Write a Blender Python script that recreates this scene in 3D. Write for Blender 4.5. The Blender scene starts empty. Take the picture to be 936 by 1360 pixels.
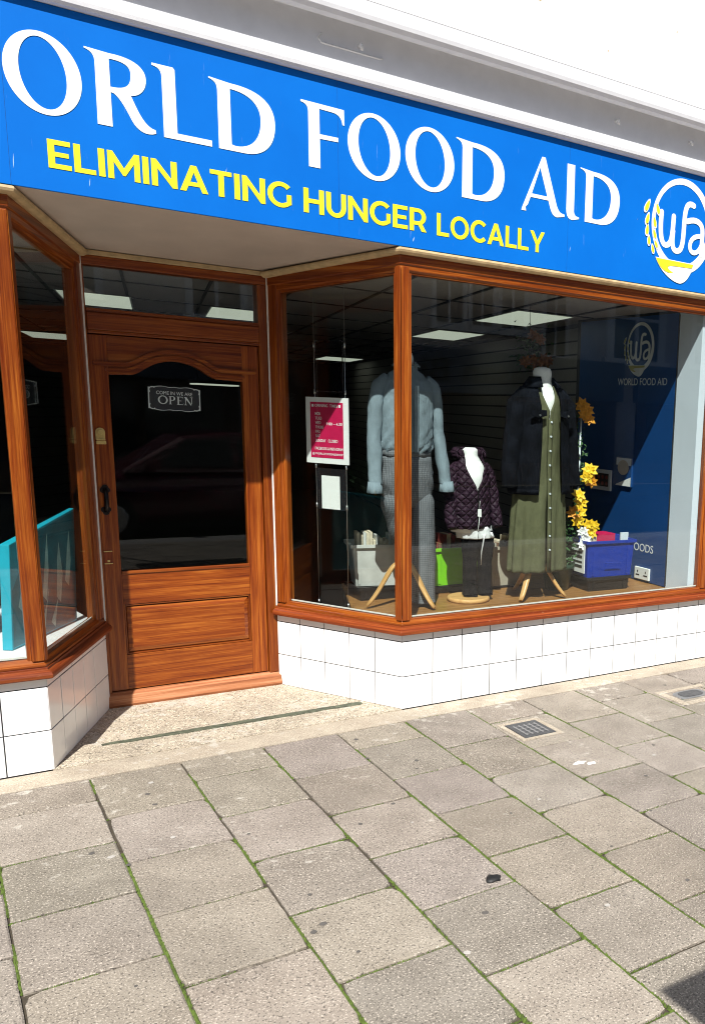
import bpy, bmesh, math, random
from mathutils import Vector, Matrix, noise
random.seed(7)
sc = bpy.context.scene
COL = sc.collection
S = 1.15                      # plan units -> metres
R_ = math.radians

# ------------------------------------------------------------------ camera
RX = (0.797722, -0.601577, 0.041774)
DN = (-0.086060, -0.182137, -0.979500)
FW = (0.596853, 0.777773, -0.197067)
CAM = Vector((-1.811482, -4.001936, 1.489337)) * S
cam_d = bpy.data.cameras.new('camera')
cam = bpy.data.objects.new('camera', cam_d)
COL.objects.link(cam)
m3 = Matrix((RX, tuple(-v for v in DN), tuple(-v for v in FW))).transposed()
cam.matrix_world = Matrix.Translation(CAM) @ m3.to_4x4()
cam_d.sensor_fit = 'HORIZONTAL'
cam_d.sensor_width = 36
cam_d.lens = 1188.463 / 936 * 36
cam_d.shift_x = -(805.374 - 468) / 936
cam_d.shift_y = (790.974 - 680) / 936
cam_d.clip_start = 0.05
cam_d.clip_end = 500
sc.camera = cam

# ------------------------------------------------------------------ light
SUN_TO = Vector((-0.58, -1.0, 1.47)).normalized()      # towards the sun
w = bpy.data.worlds.new('World')
sc.world = w
w.use_nodes = True
nt = w.node_tree
nt.nodes.clear()
sky = nt.nodes.new('ShaderNodeTexSky')
sky.sky_type = 'NISHITA'
sky.sun_disc = False
sky.sun_elevation = math.asin(SUN_TO.z)
sky.sun_rotation = math.atan2(SUN_TO.x, SUN_TO.y)
bg = nt.nodes.new('ShaderNodeBackground')
bg.inputs['Strength'].default_value = 0.06
out = nt.nodes.new('ShaderNodeOutputWorld')
nt.links.new(sky.outputs[0], bg.inputs[0])
nt.links.new(bg.outputs[0], out.inputs[0])
sun_d = bpy.data.lights.new('sun', 'SUN')
sun_d.energy = 5.0
sun_d.angle = R_(0.5)
sun_d.color = (1.0, 0.965, 0.915)
sun = bpy.data.objects.new('sun', sun_d)
COL.objects.link(sun)
sun.rotation_euler = SUN_TO.to_track_quat('Z', 'Y').to_euler()
sun.location = (0, -5, 12)
sc.view_settings.view_transform = 'Standard'
sc.view_settings.look = 'None'
sc.view_settings.exposure = 0.68
sc.view_settings.gamma = 1
sc.view_settings.use_curve_mapping = False
sc.render.engine = 'CYCLES'
sc.cycles.max_bounces = 8
sc.cycles.transparent_max_bounces = 16
sc.cycles.use_denoising = True
sc.cycles.pixel_filter_type = 'BLACKMAN_HARRIS'
sc.cycles.filter_width = 1.05

# ------------------------------------------------------------------ materials
def mat(name):
    m = bpy.data.materials.new(name)
    m.use_nodes = True
    t = m.node_tree
    return m, t, t.nodes['Principled BSDF'], t.nodes['Material Output']

def N(t, typ, **kw):
    n = t.nodes.new(typ)
    for k, v in kw.items():
        if k.startswith('i_'):
            n.inputs[k[2:].replace('_', ' ')].default_value = v
        else:
            setattr(n, k, v)
    return n

def ramp(t, fac, stops):
    r = N(t, 'ShaderNodeValToRGB')
    e = r.color_ramp.elements
    while len(e) < len(stops):
        e.new(0.5)
    for i, (p, c) in enumerate(stops):
        e[i].position = p
        e[i].color = (*c, 1) if len(c) == 3 else c
    t.links.new(fac, r.inputs[0])
    return r.outputs[0]

def noise_n(t, vec, scale, detail=4, rough=0.55, dist=0):
    n = N(t, 'ShaderNodeTexNoise')
    n.inputs['Scale'].default_value = scale
    n.inputs['Detail'].default_value = detail
    n.inputs['Roughness'].default_value = rough
    n.inputs['Distortion'].default_value = dist
    if vec is not None:
        t.links.new(vec, n.inputs['Vector'])
    return n.outputs['Fac']

def mixc(t, fac, a, b, mode='MIX'):
    m = N(t, 'ShaderNodeMix', data_type='RGBA', blend_type=mode)
    for v, i in ((fac, 0), (a, 6), (b, 7)):
        if hasattr(v, 'is_output'):
            t.links.new(v, m.inputs[i])
        elif i == 0:
            m.inputs[0].default_value = v
        else:
            m.inputs[i].default_value = (*v, 1)
    return m.outputs[2]

def bump(t, p, h, strength=0.2, dist=0.01):
    b = N(t, 'ShaderNodeBump')
    b.inputs['Strength'].default_value = strength
    b.inputs['Distance'].default_value = dist
    t.links.new(h, b.inputs['Height'])
    t.links.new(b.outputs[0], p.inputs['Normal'])

def objco(t):
    return N(t, 'ShaderNodeTexCoord').outputs['Object']

def plain(name, col, rough=0.5, metal=0.0, var=0.12, scale=30, bmp=0.0, coat=0.0, spec=0.5):
    m, t, p, o = mat(name)
    v = objco(t)
    f = noise_n(t, v, scale, 5)
    lo = tuple(c * (1 - var) for c in col)
    hi = tuple(min(1, c * (1 + var)) for c in col)
    t.links.new(ramp(t, f, [(0.3, lo), (0.7, hi)]), p.inputs['Base Color'])
    p.inputs['Roughness'].default_value = rough
    p.inputs['Metallic'].default_value = metal
    p.inputs['Coat Weight'].default_value = coat
    p.inputs['Specular IOR Level'].default_value = spec
    if bmp:
        bump(t, p, noise_n(t, v, scale * 4, 4), bmp, 0.004)
    return m

def wood(name, dark, mid, light, rough=0.3, coat=0.35, ringscale=1.0, wear=0.0):
    m, t, p, o = mat(name)
    uv = N(t, 'ShaderNodeUVMap').outputs[0]
    mp = N(t, 'ShaderNodeMapping')
    mp.inputs['Scale'].default_value = (1.3 * ringscale, 46 * ringscale, 1)
    t.links.new(uv, mp.inputs[0])
    big = noise_n(t, mp.outputs[0], 1.0, 4, 0.6, 0.6)
    mp2 = N(t, 'ShaderNodeMapping')
    mp2.inputs['Scale'].default_value = (6 * ringscale, 230 * ringscale, 1)
    t.links.new(uv, mp2.inputs[0])
    fine = noise_n(t, mp2.outputs[0], 1.0, 3, 0.6, 0.3)
    mul = N(t, 'ShaderNodeMath', operation='MULTIPLY_ADD')
    t.links.new(fine, mul.inputs[0])
    mul.inputs[1].default_value = 0.45
    t.links.new(big, mul.inputs[2])
    sub = N(t, 'ShaderNodeMath', operation='SUBTRACT')
    t.links.new(mul.outputs[0], sub.inputs[0])
    sub.inputs[1].default_value = 0.225
    c = ramp(t, sub.outputs[0], [(0.30, dark), (0.5, mid), (0.70, light)])
    oi = N(t, 'ShaderNodeObjectInfo')
    c = mixc(t, 1.0, c, ramp(t, oi.outputs['Random'], [(0.0, (0.80, 0.76, 0.72)), (1.0, (1.12, 1.10, 1.08))]), 'MULTIPLY')
    v = objco(t)
    blotch = noise_n(t, v, 2.5, 3)
    c = mixc(t, ramp(t, blotch, [(0.35, (0, 0, 0)), (0.7, (0.3, 0.3, 0.3))]), c, dark)
    if wear:
        wn = noise_n(t, v, 45, 6, 0.7)
        c = mixc(t, ramp(t, wn, [(0.62, (0, 0, 0)), (0.72, (wear, wear, wear))]), c, (0.45, 0.28, 0.14))
    t.links.new(c, p.inputs['Base Color'])
    p.inputs['Roughness'].default_value = rough
    p.inputs['Coat Weight'].default_value = coat
    p.inputs['Specular IOR Level'].default_value = 0.3
    p.inputs['Coat Roughness'].default_value = 0.2
    bump(t, p, fine, 0.15, 0.002)
    return m

WOOD = wood('varnished_mahogany', (0.105, 0.015, 0.0022), (0.235, 0.052, 0.0058), (0.40, 0.125, 0.017), 0.32, 0.22)
WOOD_SILL = wood('weathered_sill_wood', (0.11, 0.015, 0.004), (0.21, 0.040, 0.008), (0.32, 0.085, 0.02), 0.45, 0.1, 1.0, 0.35)
WOOD_BARE = wood('worn_threshold_wood', (0.20, 0.065, 0.026), (0.36, 0.14, 0.06), (0.47, 0.23, 0.12), 0.6, 0.0, 1.0, 0.6)
BEECH = wood('pale_beech', (0.50, 0.27, 0.09), (0.62, 0.37, 0.14), (0.70, 0.46, 0.20), 0.4, 0.1, 0.5)
PINEFLOOR = wood('display_floor_wood', (0.22, 0.10, 0.03), (0.36, 0.18, 0.06), (0.45, 0.25, 0.09), 0.45, 0.1, 0.8)

def glass_mat(name='window_glass', f0=0.043):
    m = bpy.data.materials.new(name)
    m.use_nodes = True
    t = m.node_tree
    t.nodes.clear()
    o = N(t, 'ShaderNodeOutputMaterial')
    mx = N(t, 'ShaderNodeMixShader')
    tr = N(t, 'ShaderNodeBsdfTransparent')
    tr.inputs[0].default_value = (0.93, 0.96, 0.95, 1)
    gl = N(t, 'ShaderNodeBsdfGlossy')
    gl.inputs['Roughness'].default_value = 0.0
    lw = N(t, 'ShaderNodeLayerWeight')
    pw = N(t, 'ShaderNodeMath', operation='POWER')
    t.links.new(lw.outputs['Facing'], pw.inputs[0])
    pw.inputs[1].default_value = 5
    ma = N(t, 'ShaderNodeMath', operation='MULTIPLY_ADD')
    t.links.new(pw.outputs[0], ma.inputs[0])
    ma.inputs[1].default_value = 0.95
    ma.inputs[2].default_value = f0
    t.links.new(ma.outputs[0], mx.inputs[0])
    t.links.new(tr.outputs[0], mx.inputs[1])
    t.links.new(gl.outputs[0], mx.inputs[2])
    t.links.new(mx.outputs[0], o.inputs[0])
    return m
GLASS = glass_mat()
DOORGLASS = glass_mat('door_glass', 0.019)

def tile_mat():
    m, t, p, o = mat('white_glazed_tile')
    v = objco(t)
    f = noise_n(t, v, 3.5, 5)
    c = ramp(t, f, [(0.3, (0.78, 0.79, 0.80)), (0.65, (0.86, 0.86, 0.86))])
    d = noise_n(t, v, 60, 6, 0.7)
    c = mixc(t, ramp(t, d, [(0.66, (0, 0, 0)), (0.75, (0.25, 0.25, 0.25))]), c, (0.5, 0.46, 0.4))
    t.links.new(c, p.inputs['Base Color'])
    p.inputs['Roughness'].default_value = 0.22
    p.inputs['Coat Weight'].default_value = 0.3
    bump(t, p, noise_n(t, v, 5, 2), 0.06, 0.01)
    return m
TILE = tile_mat()
GROUT = plain('dark_grout', (0.035, 0.035, 0.037), 0.95, spec=0.1)

def stucco():
    m, t, p, o = mat('white_painted_render')
    v = objco(t)
    f = noise_n(t, v, 2.2, 6, 0.6)
    c = ramp(t, f, [(0.3, (0.76, 0.755, 0.75)), (0.7, (0.83, 0.83, 0.825))])
    g = noise_n(t, v, 26, 6, 0.75)
    c = mixc(t, ramp(t, g, [(0.66, (0, 0, 0)), (0.78, (0.35, 0.35, 0.35))]), c, (0.52, 0.49, 0.45))
    t.links.new(c, p.inputs['Base Color'])
    p.inputs['Roughness'].default_value = 0.6
    bump(t, p, noise_n(t, v, 40, 5), 0.12, 0.006)
    return m
RENDERWHITE = stucco()

def signblue():
    m, t, p, o = mat('blue_sign_vinyl')
    v = objco(t)
    f = noise_n(t, v, 2.0, 4)
    c = ramp(t, f, [(0.3, (0.0015, 0.128, 0.54)), (0.7, (0.002, 0.150, 0.60))])
    mp = N(t, 'ShaderNodeMapping')
    mp.inputs['Scale'].default_value = (40, 40, 4)
    t.links.new(v, mp.inputs[0])
    s = noise_n(t, mp.outputs[0], 1.0, 5, 0.65)
    c = mixc(t, ramp(t, s, [(0.66, (0, 0, 0)), (0.80, (0.45, 0.45, 0.45))]), c, (0.35, 0.5, 0.8))
    t.links.new(c, p.inputs['Base Color'])
    p.inputs['Roughness'].default_value = 0.5
    p.inputs['Specular IOR Level'].default_value = 0.12
    return m
SIGNBLUE = signblue()
VINYL = plain('white_vinyl_letter', (0.80, 0.84, 0.83), 0.5, var=0.03)
YELLOW = plain('yellow_vinyl_letter', (0.86, 0.74, 0.02), 0.5, var=0.03)

def slab_mat(name, lo, hi, attr=True, speck=1.0, moss=0.0):
    m, t, p, o = mat(name)
    v = objco(t)
    f = noise_n(t, v, 5, 6, 0.6)
    c = ramp(t, f, [(0.3, lo), (0.72, hi)])
    if attr:
        a = N(t, 'ShaderNodeVertexColor', layer_name='tone')
        c = mixc(t, 1.0, c, a.outputs[0], 'MULTIPLY')
    s1 = noise_n(t, v, 150, 2, 0.5)
    c = mixc(t, ramp(t, s1, [(0.56, (0, 0, 0)), (0.66, (0.7 * speck,) * 3)]), c, tuple(min(1, x * 1.9) for x in hi))
    s2 = noise_n(t, v, 115, 2, 0.5)
    c = mixc(t, ramp(t, s2, [(0.575, (0, 0, 0)), (0.66, (0.8 * speck,) * 3)]), c, tuple(x * 0.28 for x in lo))
    s3 = noise_n(t, v, 34, 4, 0.7)
    c = mixc(t, ramp(t, s3, [(0.60, (0, 0, 0)), (0.74, (0.5 * speck,) * 3)]), c, tuple(x * 0.5 for x in lo))
    # pale lichen and mortar blotches, mostly near the porch
    s4 = noise_n(t, v, 17, 6, 0.62)
    s5 = noise_n(t, v, 2.3, 3, 0.5)
    sx = N(t, 'ShaderNodeSeparateXYZ')
    t.links.new(v, sx.inputs[0])
    my = N(t, 'ShaderNodeMath', operation='MULTIPLY_ADD')
    t.links.new(sx.outputs[1], my.inputs[0])
    my.inputs[1].default_value = 0.055
    t.links.new(s4, my.inputs[2])
    ad = N(t, 'ShaderNodeMath', operation='MULTIPLY_ADD')
    t.links.new(s5, ad.inputs[0])
    ad.inputs[1].default_value = 0.45
    t.links.new(my.outputs[0], ad.inputs[2])
    c = mixc(t, ramp(t, ad.outputs[0], [(0.80, (0, 0, 0)), (0.90, (0.65,) * 3)]), c, (0.50, 0.47, 0.41))
    # darker damp and grime drifting over several slabs
    s6 = noise_n(t, v, 1.7, 5, 0.6)
    c = mixc(t, ramp(t, s6, [(0.50, (0, 0, 0)), (0.72, (0.35,) * 3)]), c, tuple(x * 0.55 for x in lo))
    t.links.new(c, p.inputs['Base Color'])
    p.inputs['Roughness'].default_value = 0.85
    hh = N(t, 'ShaderNodeMath', operation='ADD')
    t.links.new(s1, hh.inputs[0])
    t.links.new(noise_n(t, v, 60, 4), hh.inputs[1])
    bump(t, p, hh.outputs[0], 0.5, 0.006)
    return m
SLAB = slab_mat('concrete_paving_slab', (0.195, 0.168, 0.138), (0.285, 0.252, 0.212))
PORCH = slab_mat('exposed_aggregate_concrete', (0.29, 0.245, 0.185), (0.45, 0.39, 0.30), False, 1.3)
BORDER = slab_mat('cream_mortar_border', (0.30, 0.25, 0.19), (0.44, 0.385, 0.30), False, 0.6)
JOINT = plain('joint_mortar', (0.050, 0.040, 0.026), 0.95, var=0.4, scale=60)
MOSS = plain('moss_green', (0.075, 0.115, 0.016), 0.95, var=0.5, scale=60, bmp=0.4)
ASPHALT = plain('asphalt_road', (0.05, 0.05, 0.052), 0.9, var=0.3, scale=80, bmp=0.3)
KERB = plain('granite_kerb', (0.28, 0.27, 0.26), 0.8, var=0.25, scale=60)

SOFFIT = plain('painted_soffit', (0.50, 0.42, 0.36), 0.7, var=0.08, scale=4)
GOLDTRIM = plain('ochre_painted_bead', (0.52, 0.38, 0.20), 0.55, var=0.2, scale=20)
CAULK = plain('white_caulk', (0.72, 0.70, 0.66), 0.6)
INTCEIL = plain('ceiling_board', (0.33, 0.30, 0.28), 0.9, var=0.06)
GRID = plain('dark_ceiling_grid', (0.03, 0.028, 0.026), 0.6)
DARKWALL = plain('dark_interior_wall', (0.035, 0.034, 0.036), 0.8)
SLATW = plain('slatwall_panel', (0.20, 0.185, 0.175), 0.7, var=0.06)
CARPET = plain('dark_carpet', (0.018, 0.017, 0.018), 0.95, var=0.3, scale=90)
WHITEWALL = plain('white_reveal_paint', (0.66, 0.74, 0.82), 0.6, var=0.04, scale=3)
NAVY = plain('navy_display_board', (0.006, 0.055, 0.20), 0.45, var=0.08, scale=3)
PALEPRINT = plain('pale_print', (0.62, 0.68, 0.72), 0.5, var=0.05)
OLIVEPRINT = plain('olive_print', (0.36, 0.36, 0.14), 0.5, var=0.05)
BRASS = plain('aged_brass', (0.66, 0.52, 0.20), 0.35, 0.45, var=0.2, scale=50)
BLACKIRON = plain('black_iron', (0.012, 0.011, 0.011), 0.4, 0.6)
BLACKVINYL = plain('black_vinyl', (0.03, 0.028, 0.036), 0.5)
SIGNPRINT = plain('silver_white_print', (0.88, 0.88, 0.90), 0.5)
STEELROD = plain('steel_cable', (0.55, 0.56, 0.57), 0.3, 0.9)
ACRYL = plain('smoked_acrylic', (0.012, 0.012, 0.014), 0.15)
PAPER = plain('white_paper', (0.80, 0.82, 0.80), 0.6, var=0.03)
FRAMEWHITE = plain('white_poster_border', (0.80, 0.81, 0.80), 0.45, var=0.03)
CRIMSON = plain('crimson_poster', (0.52, 0.008, 0.075), 0.5, var=0.08)

def emis(name, col, st):
    m, t, p, o = mat(name)
    p.inputs['Base Color'].default_value = (*col, 1)
    p.inputs['Emission Color'].default_value = (*col, 1)
    p.inputs['Emission Strength'].default_value = st
    return m
LIGHTPANEL = emis('lit_diffuser', (0.80, 0.86, 0.70), 0.34)

def cloth(name, col, rough=0.9, var=0.2, scale=14, weave=350, check=None, bmp=0.35, wrinkle=0.35, quilt=0):
    m, t, p, o = mat(name)
    v = objco(t)
    f = noise_n(t, v, scale, 4)
    c = ramp(t, f, [(0.3, tuple(x * (1 - var) for x in col)), (0.7, tuple(min(1, x * (1 + var)) for x in col))])
    if check:
        for ax, sc_ in (('X', check), ('Z', check)):
            wv = N(t, 'ShaderNodeTexWave', wave_type='BANDS', bands_direction=ax)
            wv.inputs['Scale'].default_value = sc_
            wv.inputs['Distortion'].default_value = 0.6
            wv.inputs['Detail'].default_value = 1
            t.links.new(v, wv.inputs['Vector'])
            c = mixc(t, ramp(t, wv.outputs['Fac'], [(0.55, (0, 0, 0)), (0.9, (0.45, 0.45, 0.45))]), c, tuple(x * 0.35 for x in col))
    t.links.new(c, p.inputs['Base Color'])
    p.inputs['Roughness'].default_value = rough
    p.inputs['Specular IOR Level'].default_value = 0.1
    mpw = N(t, 'ShaderNodeMapping')
    mpw.inputs['Scale'].default_value = (16, 16, 5)
    t.links.new(v, mpw.inputs[0])
    wr = noise_n(t, mpw.outputs[0], 1.0, 5, 0.6, 1.6)
    b1 = N(t, 'ShaderNodeBump')
    b1.inputs['Strength'].default_value = wrinkle
    b1.inputs['Distance'].default_value = 0.03
    t.links.new(wr, b1.inputs['Height'])
    b2 = N(t, 'ShaderNodeBump')
    b2.inputs['Strength'].default_value = bmp
    b2.inputs['Distance'].default_value = 0.002
    hsrc = noise_n(t, v, weave, 2)
    if quilt:
        sx = N(t, 'ShaderNodeSeparateXYZ'); t.links.new(v, sx.inputs[0])
        outs = []
        for sg in (1, -1):
            ma = N(t, 'ShaderNodeMath', operation='MULTIPLY_ADD'); t.links.new(sx.outputs[0], ma.inputs[0]); ma.inputs[1].default_value = sg; t.links.new(sx.outputs[2], ma.inputs[2])
            mk = N(t, 'ShaderNodeMath', operation='MULTIPLY'); t.links.new(ma.outputs[0], mk.inputs[0]); mk.inputs[1].default_value = quilt
            sn = N(t, 'ShaderNodeMath', operation='SINE'); t.links.new(mk.outputs[0], sn.inputs[0])
            ab = N(t, 'ShaderNodeMath', operation='ABSOLUTE'); t.links.new(sn.outputs[0], ab.inputs[0]); outs.append(ab.outputs[0])
        mn = N(t, 'ShaderNodeMath', operation='MINIMUM'); t.links.new(outs[0], mn.inputs[0]); t.links.new(outs[1], mn.inputs[1])
        pw_ = N(t, 'ShaderNodeMath', operation='POWER'); t.links.new(mn.outputs[0], pw_.inputs[0]); pw_.inputs[1].default_value = 0.4
        hsrc = pw_.outputs[0]; b2.inputs['Distance'].default_value = 0.012
        b2.inputs['Strength'].default_value = 1.0
    t.links.new(hsrc, b2.inputs['Height'])
    t.links.new(b1.outputs[0], b2.inputs['Normal'])
    t.links.new(b2.outputs[0], p.inputs['Normal'])
    return m
SHIRTGREY = cloth('blue_grey_shirt_cloth', (0.20, 0.255, 0.29), var=0.12)
CHECKGREY = cloth('grey_check_cloth', (0.17, 0.18, 0.195), var=0.12, check=26)
PLUM = cloth('plum_quilt_cloth', (0.030, 0.015, 0.026), 0.45, 0.5, 40, 90, None, 0.8, 0.3, 62)
BLACKCLOTH = cloth('black_trouser_cloth', (0.0035, 0.0038, 0.0055), 0.9, 0.3, bmp=0.15)
OLIVE = cloth('olive_dress_cloth', (0.105, 0.108, 0.058), var=0.15)
DENIM = cloth('dark_denim', (0.0042, 0.0050, 0.0080), 0.9, 0.6, 12, 400, bmp=0.5, wrinkle=0.6)
MANNEQ = plain('white_mannequin_jersey', (0.85, 0.86, 0.84), 0.8, var=0.02)
WHITECLOTH = cloth('white_cotton', (0.78, 0.79, 0.80), var=0.05)

LIME = plain('lime_plastic', (0.20, 0.62, 0.01), 0.35, var=0.05)
CLEARPL = plain('milky_plastic', (0.55, 0.56, 0.53), 0.3, var=0.15, scale=9)
BEIGEPL = plain('beige_plastic', (0.50, 0.45, 0.36), 0.35, var=0.12, scale=9)
BLUEPL = plain('royal_blue_plastic', (0.001, 0.030, 0.30), 0.4, var=0.1, spec=0.25)
BLACKPL = plain('black_plastic', (0.013, 0.013, 0.014), 0.4)
PAGES = plain('cream_pages', (0.62, 0.54, 0.40), 0.8, var=0.2, scale=50)
REDBOOK = plain('faded_red_spine', (0.22, 0.04, 0.03), 0.6, var=0.3, scale=50)
BROWNBOOK = plain('brown_spine', (0.16, 0.08, 0.04), 0.6, var=0.3, scale=50)
POTGREEN = plain('dark_green_pot', (0.022, 0.045, 0.024), 0.35)
LEAFG = plain('artificial_leaf', (0.03, 0.085, 0.02), 0.6, var=0.4, scale=30)
PETALY = plain('yellow_petal', (0.85, 0.55, 0.015), 0.6, var=0.15, scale=60)
PETALO = plain('orange_petal', (0.72, 0.30, 0.015), 0.6, var=0.25, scale=60)
PETALSHADE = plain('shaded_dried_petal', (0.20, 0.075, 0.012), 0.7, var=0.3, scale=60)  # petal colour darkened to stand for the shade behind the jacket
PETALW = plain('white_petal', (0.80, 0.80, 0.78), 0.6, var=0.05)
TEAL = plain('teal_board', (0.01, 0.34, 0.46), 0.4, var=0.12, scale=5)
TEALDK = plain('deep_teal_print', (0.008, 0.17, 0.23), 0.4, var=0.3, scale=9)
TEALLT = plain('pale_teal_print', (0.30, 0.55, 0.55), 0.5, var=0.3, scale=9)
IRONCOVER = plain('grey_cast_iron', (0.085, 0.088, 0.092), 0.55, 0.4, var=0.3, scale=60, bmp=0.3)
IRONPALE = plain('worn_iron_rib', (0.26, 0.26, 0.26), 0.5, 0.3)
GALV = plain('pale_galvanised_cover', (0.20, 0.205, 0.21), 0.5, 0.4, var=0.2, scale=40)
GUM = plain('trodden_black_spot', (0.008, 0.008, 0.008), 0.6)
DRAINM = plain('mossy_drain_strip', (0.075, 0.085, 0.055), 0.85, var=0.5, scale=40)

# ------------------------------------------------------------------ mesh helpers
ORG = {}
class MB:
    def __init__(s):
        s.v = []; s.f = []; s.g = []; s.m = []; s.sm = []
    def face(s, idx, g=(0, 0, 1), mi=0, sm=False):
        s.f.append(tuple(idx)); s.g.append(g); s.m.append(mi); s.sm.append(sm)
    def poly(s, pts, g=(0, 0, 1), mi=0):
        b = len(s.v); s.v += [tuple(p) for p in pts]
        s.face(range(b, b + len(pts)), g, mi)
    def prism(s, plan, z0, z1, g=(0, 0, 1), mi=0):
        """closed prism over a counter-clockwise plan polygon"""
        n = len(plan); b = len(s.v)
        s.v += [(x, y, z0) for x, y in plan] + [(x, y, z1) for x, y in plan]
        s.face([b + i for i in range(n)][::-1], g, mi)
        s.face([b + n + i for i in range(n)], g, mi)
        for i in range(n):
            j = (i + 1) % n
            s.face((b + i, b + j, b + n + j, b + n + i), g, mi)
    def box(s, a, b, g=None, mi=0):
        if g is None:
            d = [abs(b[i] - a[i]) for i in range(3)]
            k = d.index(max(d)); g = tuple(1.0 if i == k else 0.0 for i in range(3))
        x0, x1 = sorted((a[0], b[0])); y0, y1 = sorted((a[1], b[1])); z0, z1 = sorted((a[2], b[2]))
        s.prism([(x0, y0), (x1, y0), (x1, y1), (x0, y1)], z0, z1, g, mi)
    def sweep(s, prof, path, g=None, mi=0, caps=True):
        """prof: (offset outwards, z) list; path: list of (point2d, outward2d) mitre stations"""
        b = len(s.v); n = len(prof)
        for st in path:
            (px, py), (ox, oy) = st[0], st[1]
            dz = st[2] if len(st) > 2 else 0
            s.v += [(px + ox * o, py + oy * o, z + dz) for o, z in prof]
        for k in range(len(path) - 1):
            d = Vector(path[k + 1][0]) - Vector(path[k][0])
            gg = g or (d.normalized().x, d.normalized().y, 0)
            for i in range(n):
                j = (i + 1) % n
                s.face((b + k * n + i, b + (k + 1) * n + i, b + (k + 1) * n + j, b + k * n + j), gg, mi)
        if caps:
            s.face([b + i for i in range(n)], (0, 0, 1), mi)
            e = b + (len(path) - 1) * n
            s.face([e + i for i in range(n)][::-1], (0, 0, 1), mi)
    def tube(s, pts, rad, n=8, mi=0, sm=True, caps=True, flat=1.0):
        pts = [Vector(p) for p in pts]
        rs = rad if isinstance(rad, (list, tuple)) else [rad] * len(pts)
        b = len(s.v); up = Vector((0, 0, 1)); prev = None
        for i, p in enumerate(pts):
            d = (pts[min(i + 1, len(pts) - 1)] - pts[max(i - 1, 0)]).normalized()
            if prev is None:
                u = d.cross(up)
                if u.length < 1e-3: u = d.cross(Vector((0, 1, 0)))
            else:
                u = prev - d * prev.dot(d)
            u.normalize(); prev = u; v = d.cross(u)
            for k in range(n):
                a = 2 * math.pi * k / n
                q = p + (u * math.cos(a) + v * math.sin(a) * flat) * rs[i]
                s.v.append(tuple(q))
        for i in range(len(pts) - 1):
            d = (pts[i + 1] - pts[i]).normalized()
            for k in range(n):
                j = (k + 1) % n
                s.face((b + i * n + k, b + i * n + j, b + (i + 1) * n + j, b + (i + 1) * n + k), tuple(d), mi, sm)
        if caps:
            s.face([b + k for k in range(n)][::-1], (0, 0, 1), mi)
            e = b + (len(pts) - 1) * n
            s.face([e + k for k in range(n)], (0, 0, 1), mi)
    def rings(s, rings, mi=0, sm=True, cap0=True, cap1=True, closed=True, g=(0, 0, 1)):
        b = len(s.v); n = len(rings[0])
        for r in rings: s.v += [tuple(p) for p in r]
        for i in range(len(rings) - 1):
            for k in range(n if closed else n - 1):
                j = (k + 1) % n
                s.face((b + i * n + k, b + i * n + j, b + (i + 1) * n + j, b + (i + 1) * n + k), g, mi, sm)
        if closed and cap0: s.face([b + k for k in range(n)][::-1], g, mi)
        if closed and cap1:
            e = b + (len(rings) - 1) * n
            s.face([e + k for k in range(n)], g, mi)
    def build(s, name, mats, parent=None, bev=0.0, solid=0.0, sub=0, seg=2):
        me = bpy.data.meshes.new(name)
        o = Vector(ORG[parent.name]) if parent else Vector((0, 0, 0))
        me.from_pydata([tuple((Vector(p) - o) * S) for p in s.v], [], s.f)
        if not isinstance(mats, (list, tuple)): mats = [mats]
        for m in mats: me.materials.append(m)
        uvl = me.uv_layers.new(name='UVMap')
        off = Vector((random.random() * 9, random.random() * 9))
        for p in me.polygons:
            p.material_index = s.m[p.index]
            p.use_smooth = s.sm[p.index]
            g = Vector(s.g[p.index]); n = p.normal
            v = n.cross(g)
            if v.length < 1e-3:                      # end grain
                v = Vector((1, 0, 0)) if abs(g.x) < 0.5 else Vector((0, 1, 0))
                g = n.cross(v)
            for li in p.loop_indices:
                co = me.vertices[me.loops[li].vertex_index].co + o * S
                uvl.data[li].uv = (co.dot(g) + off.x, co.dot(v) + off.y)
        me.validate(verbose=False)
        ob = bpy.data.objects.new(name, me)
        COL.objects.link(ob)
        if parent:
            ob.parent = parent
        ORG[ob.name] = tuple(o)
        if solid:
            md = ob.modifiers.new('thick', 'SOLIDIFY'); md.thickness = solid * S; md.offset = -1
        if sub:
            md = ob.modifiers.new('sub', 'SUBSURF'); md.levels = sub; md.render_levels = sub
        if bev:
            md = ob.modifiers.new('bev', 'BEVEL'); md.width = bev * S; md.segments = seg; md.limit_method = 'ANGLE'; md.angle_limit = R_(40)
            md.harden_normals = False
        return ob

def thing(name, label, cat, loc=(0, 0, 0), group=None):
    o = bpy.data.objects.new(name, None)
    COL.objects.link(o)
    o.location = Vector(loc) * S
    o.empty_display_size = 0.1
    ORG[o.name] = tuple(loc)
    tag(o, label, cat, group)
    return o
def tag(o, label, cat, group=None):
    o['label'] = label; o['category'] = cat
    if group: o['group'] = group
    return o
def struct(o, kind='structure'):
    o['kind'] = kind
    return o

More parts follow.
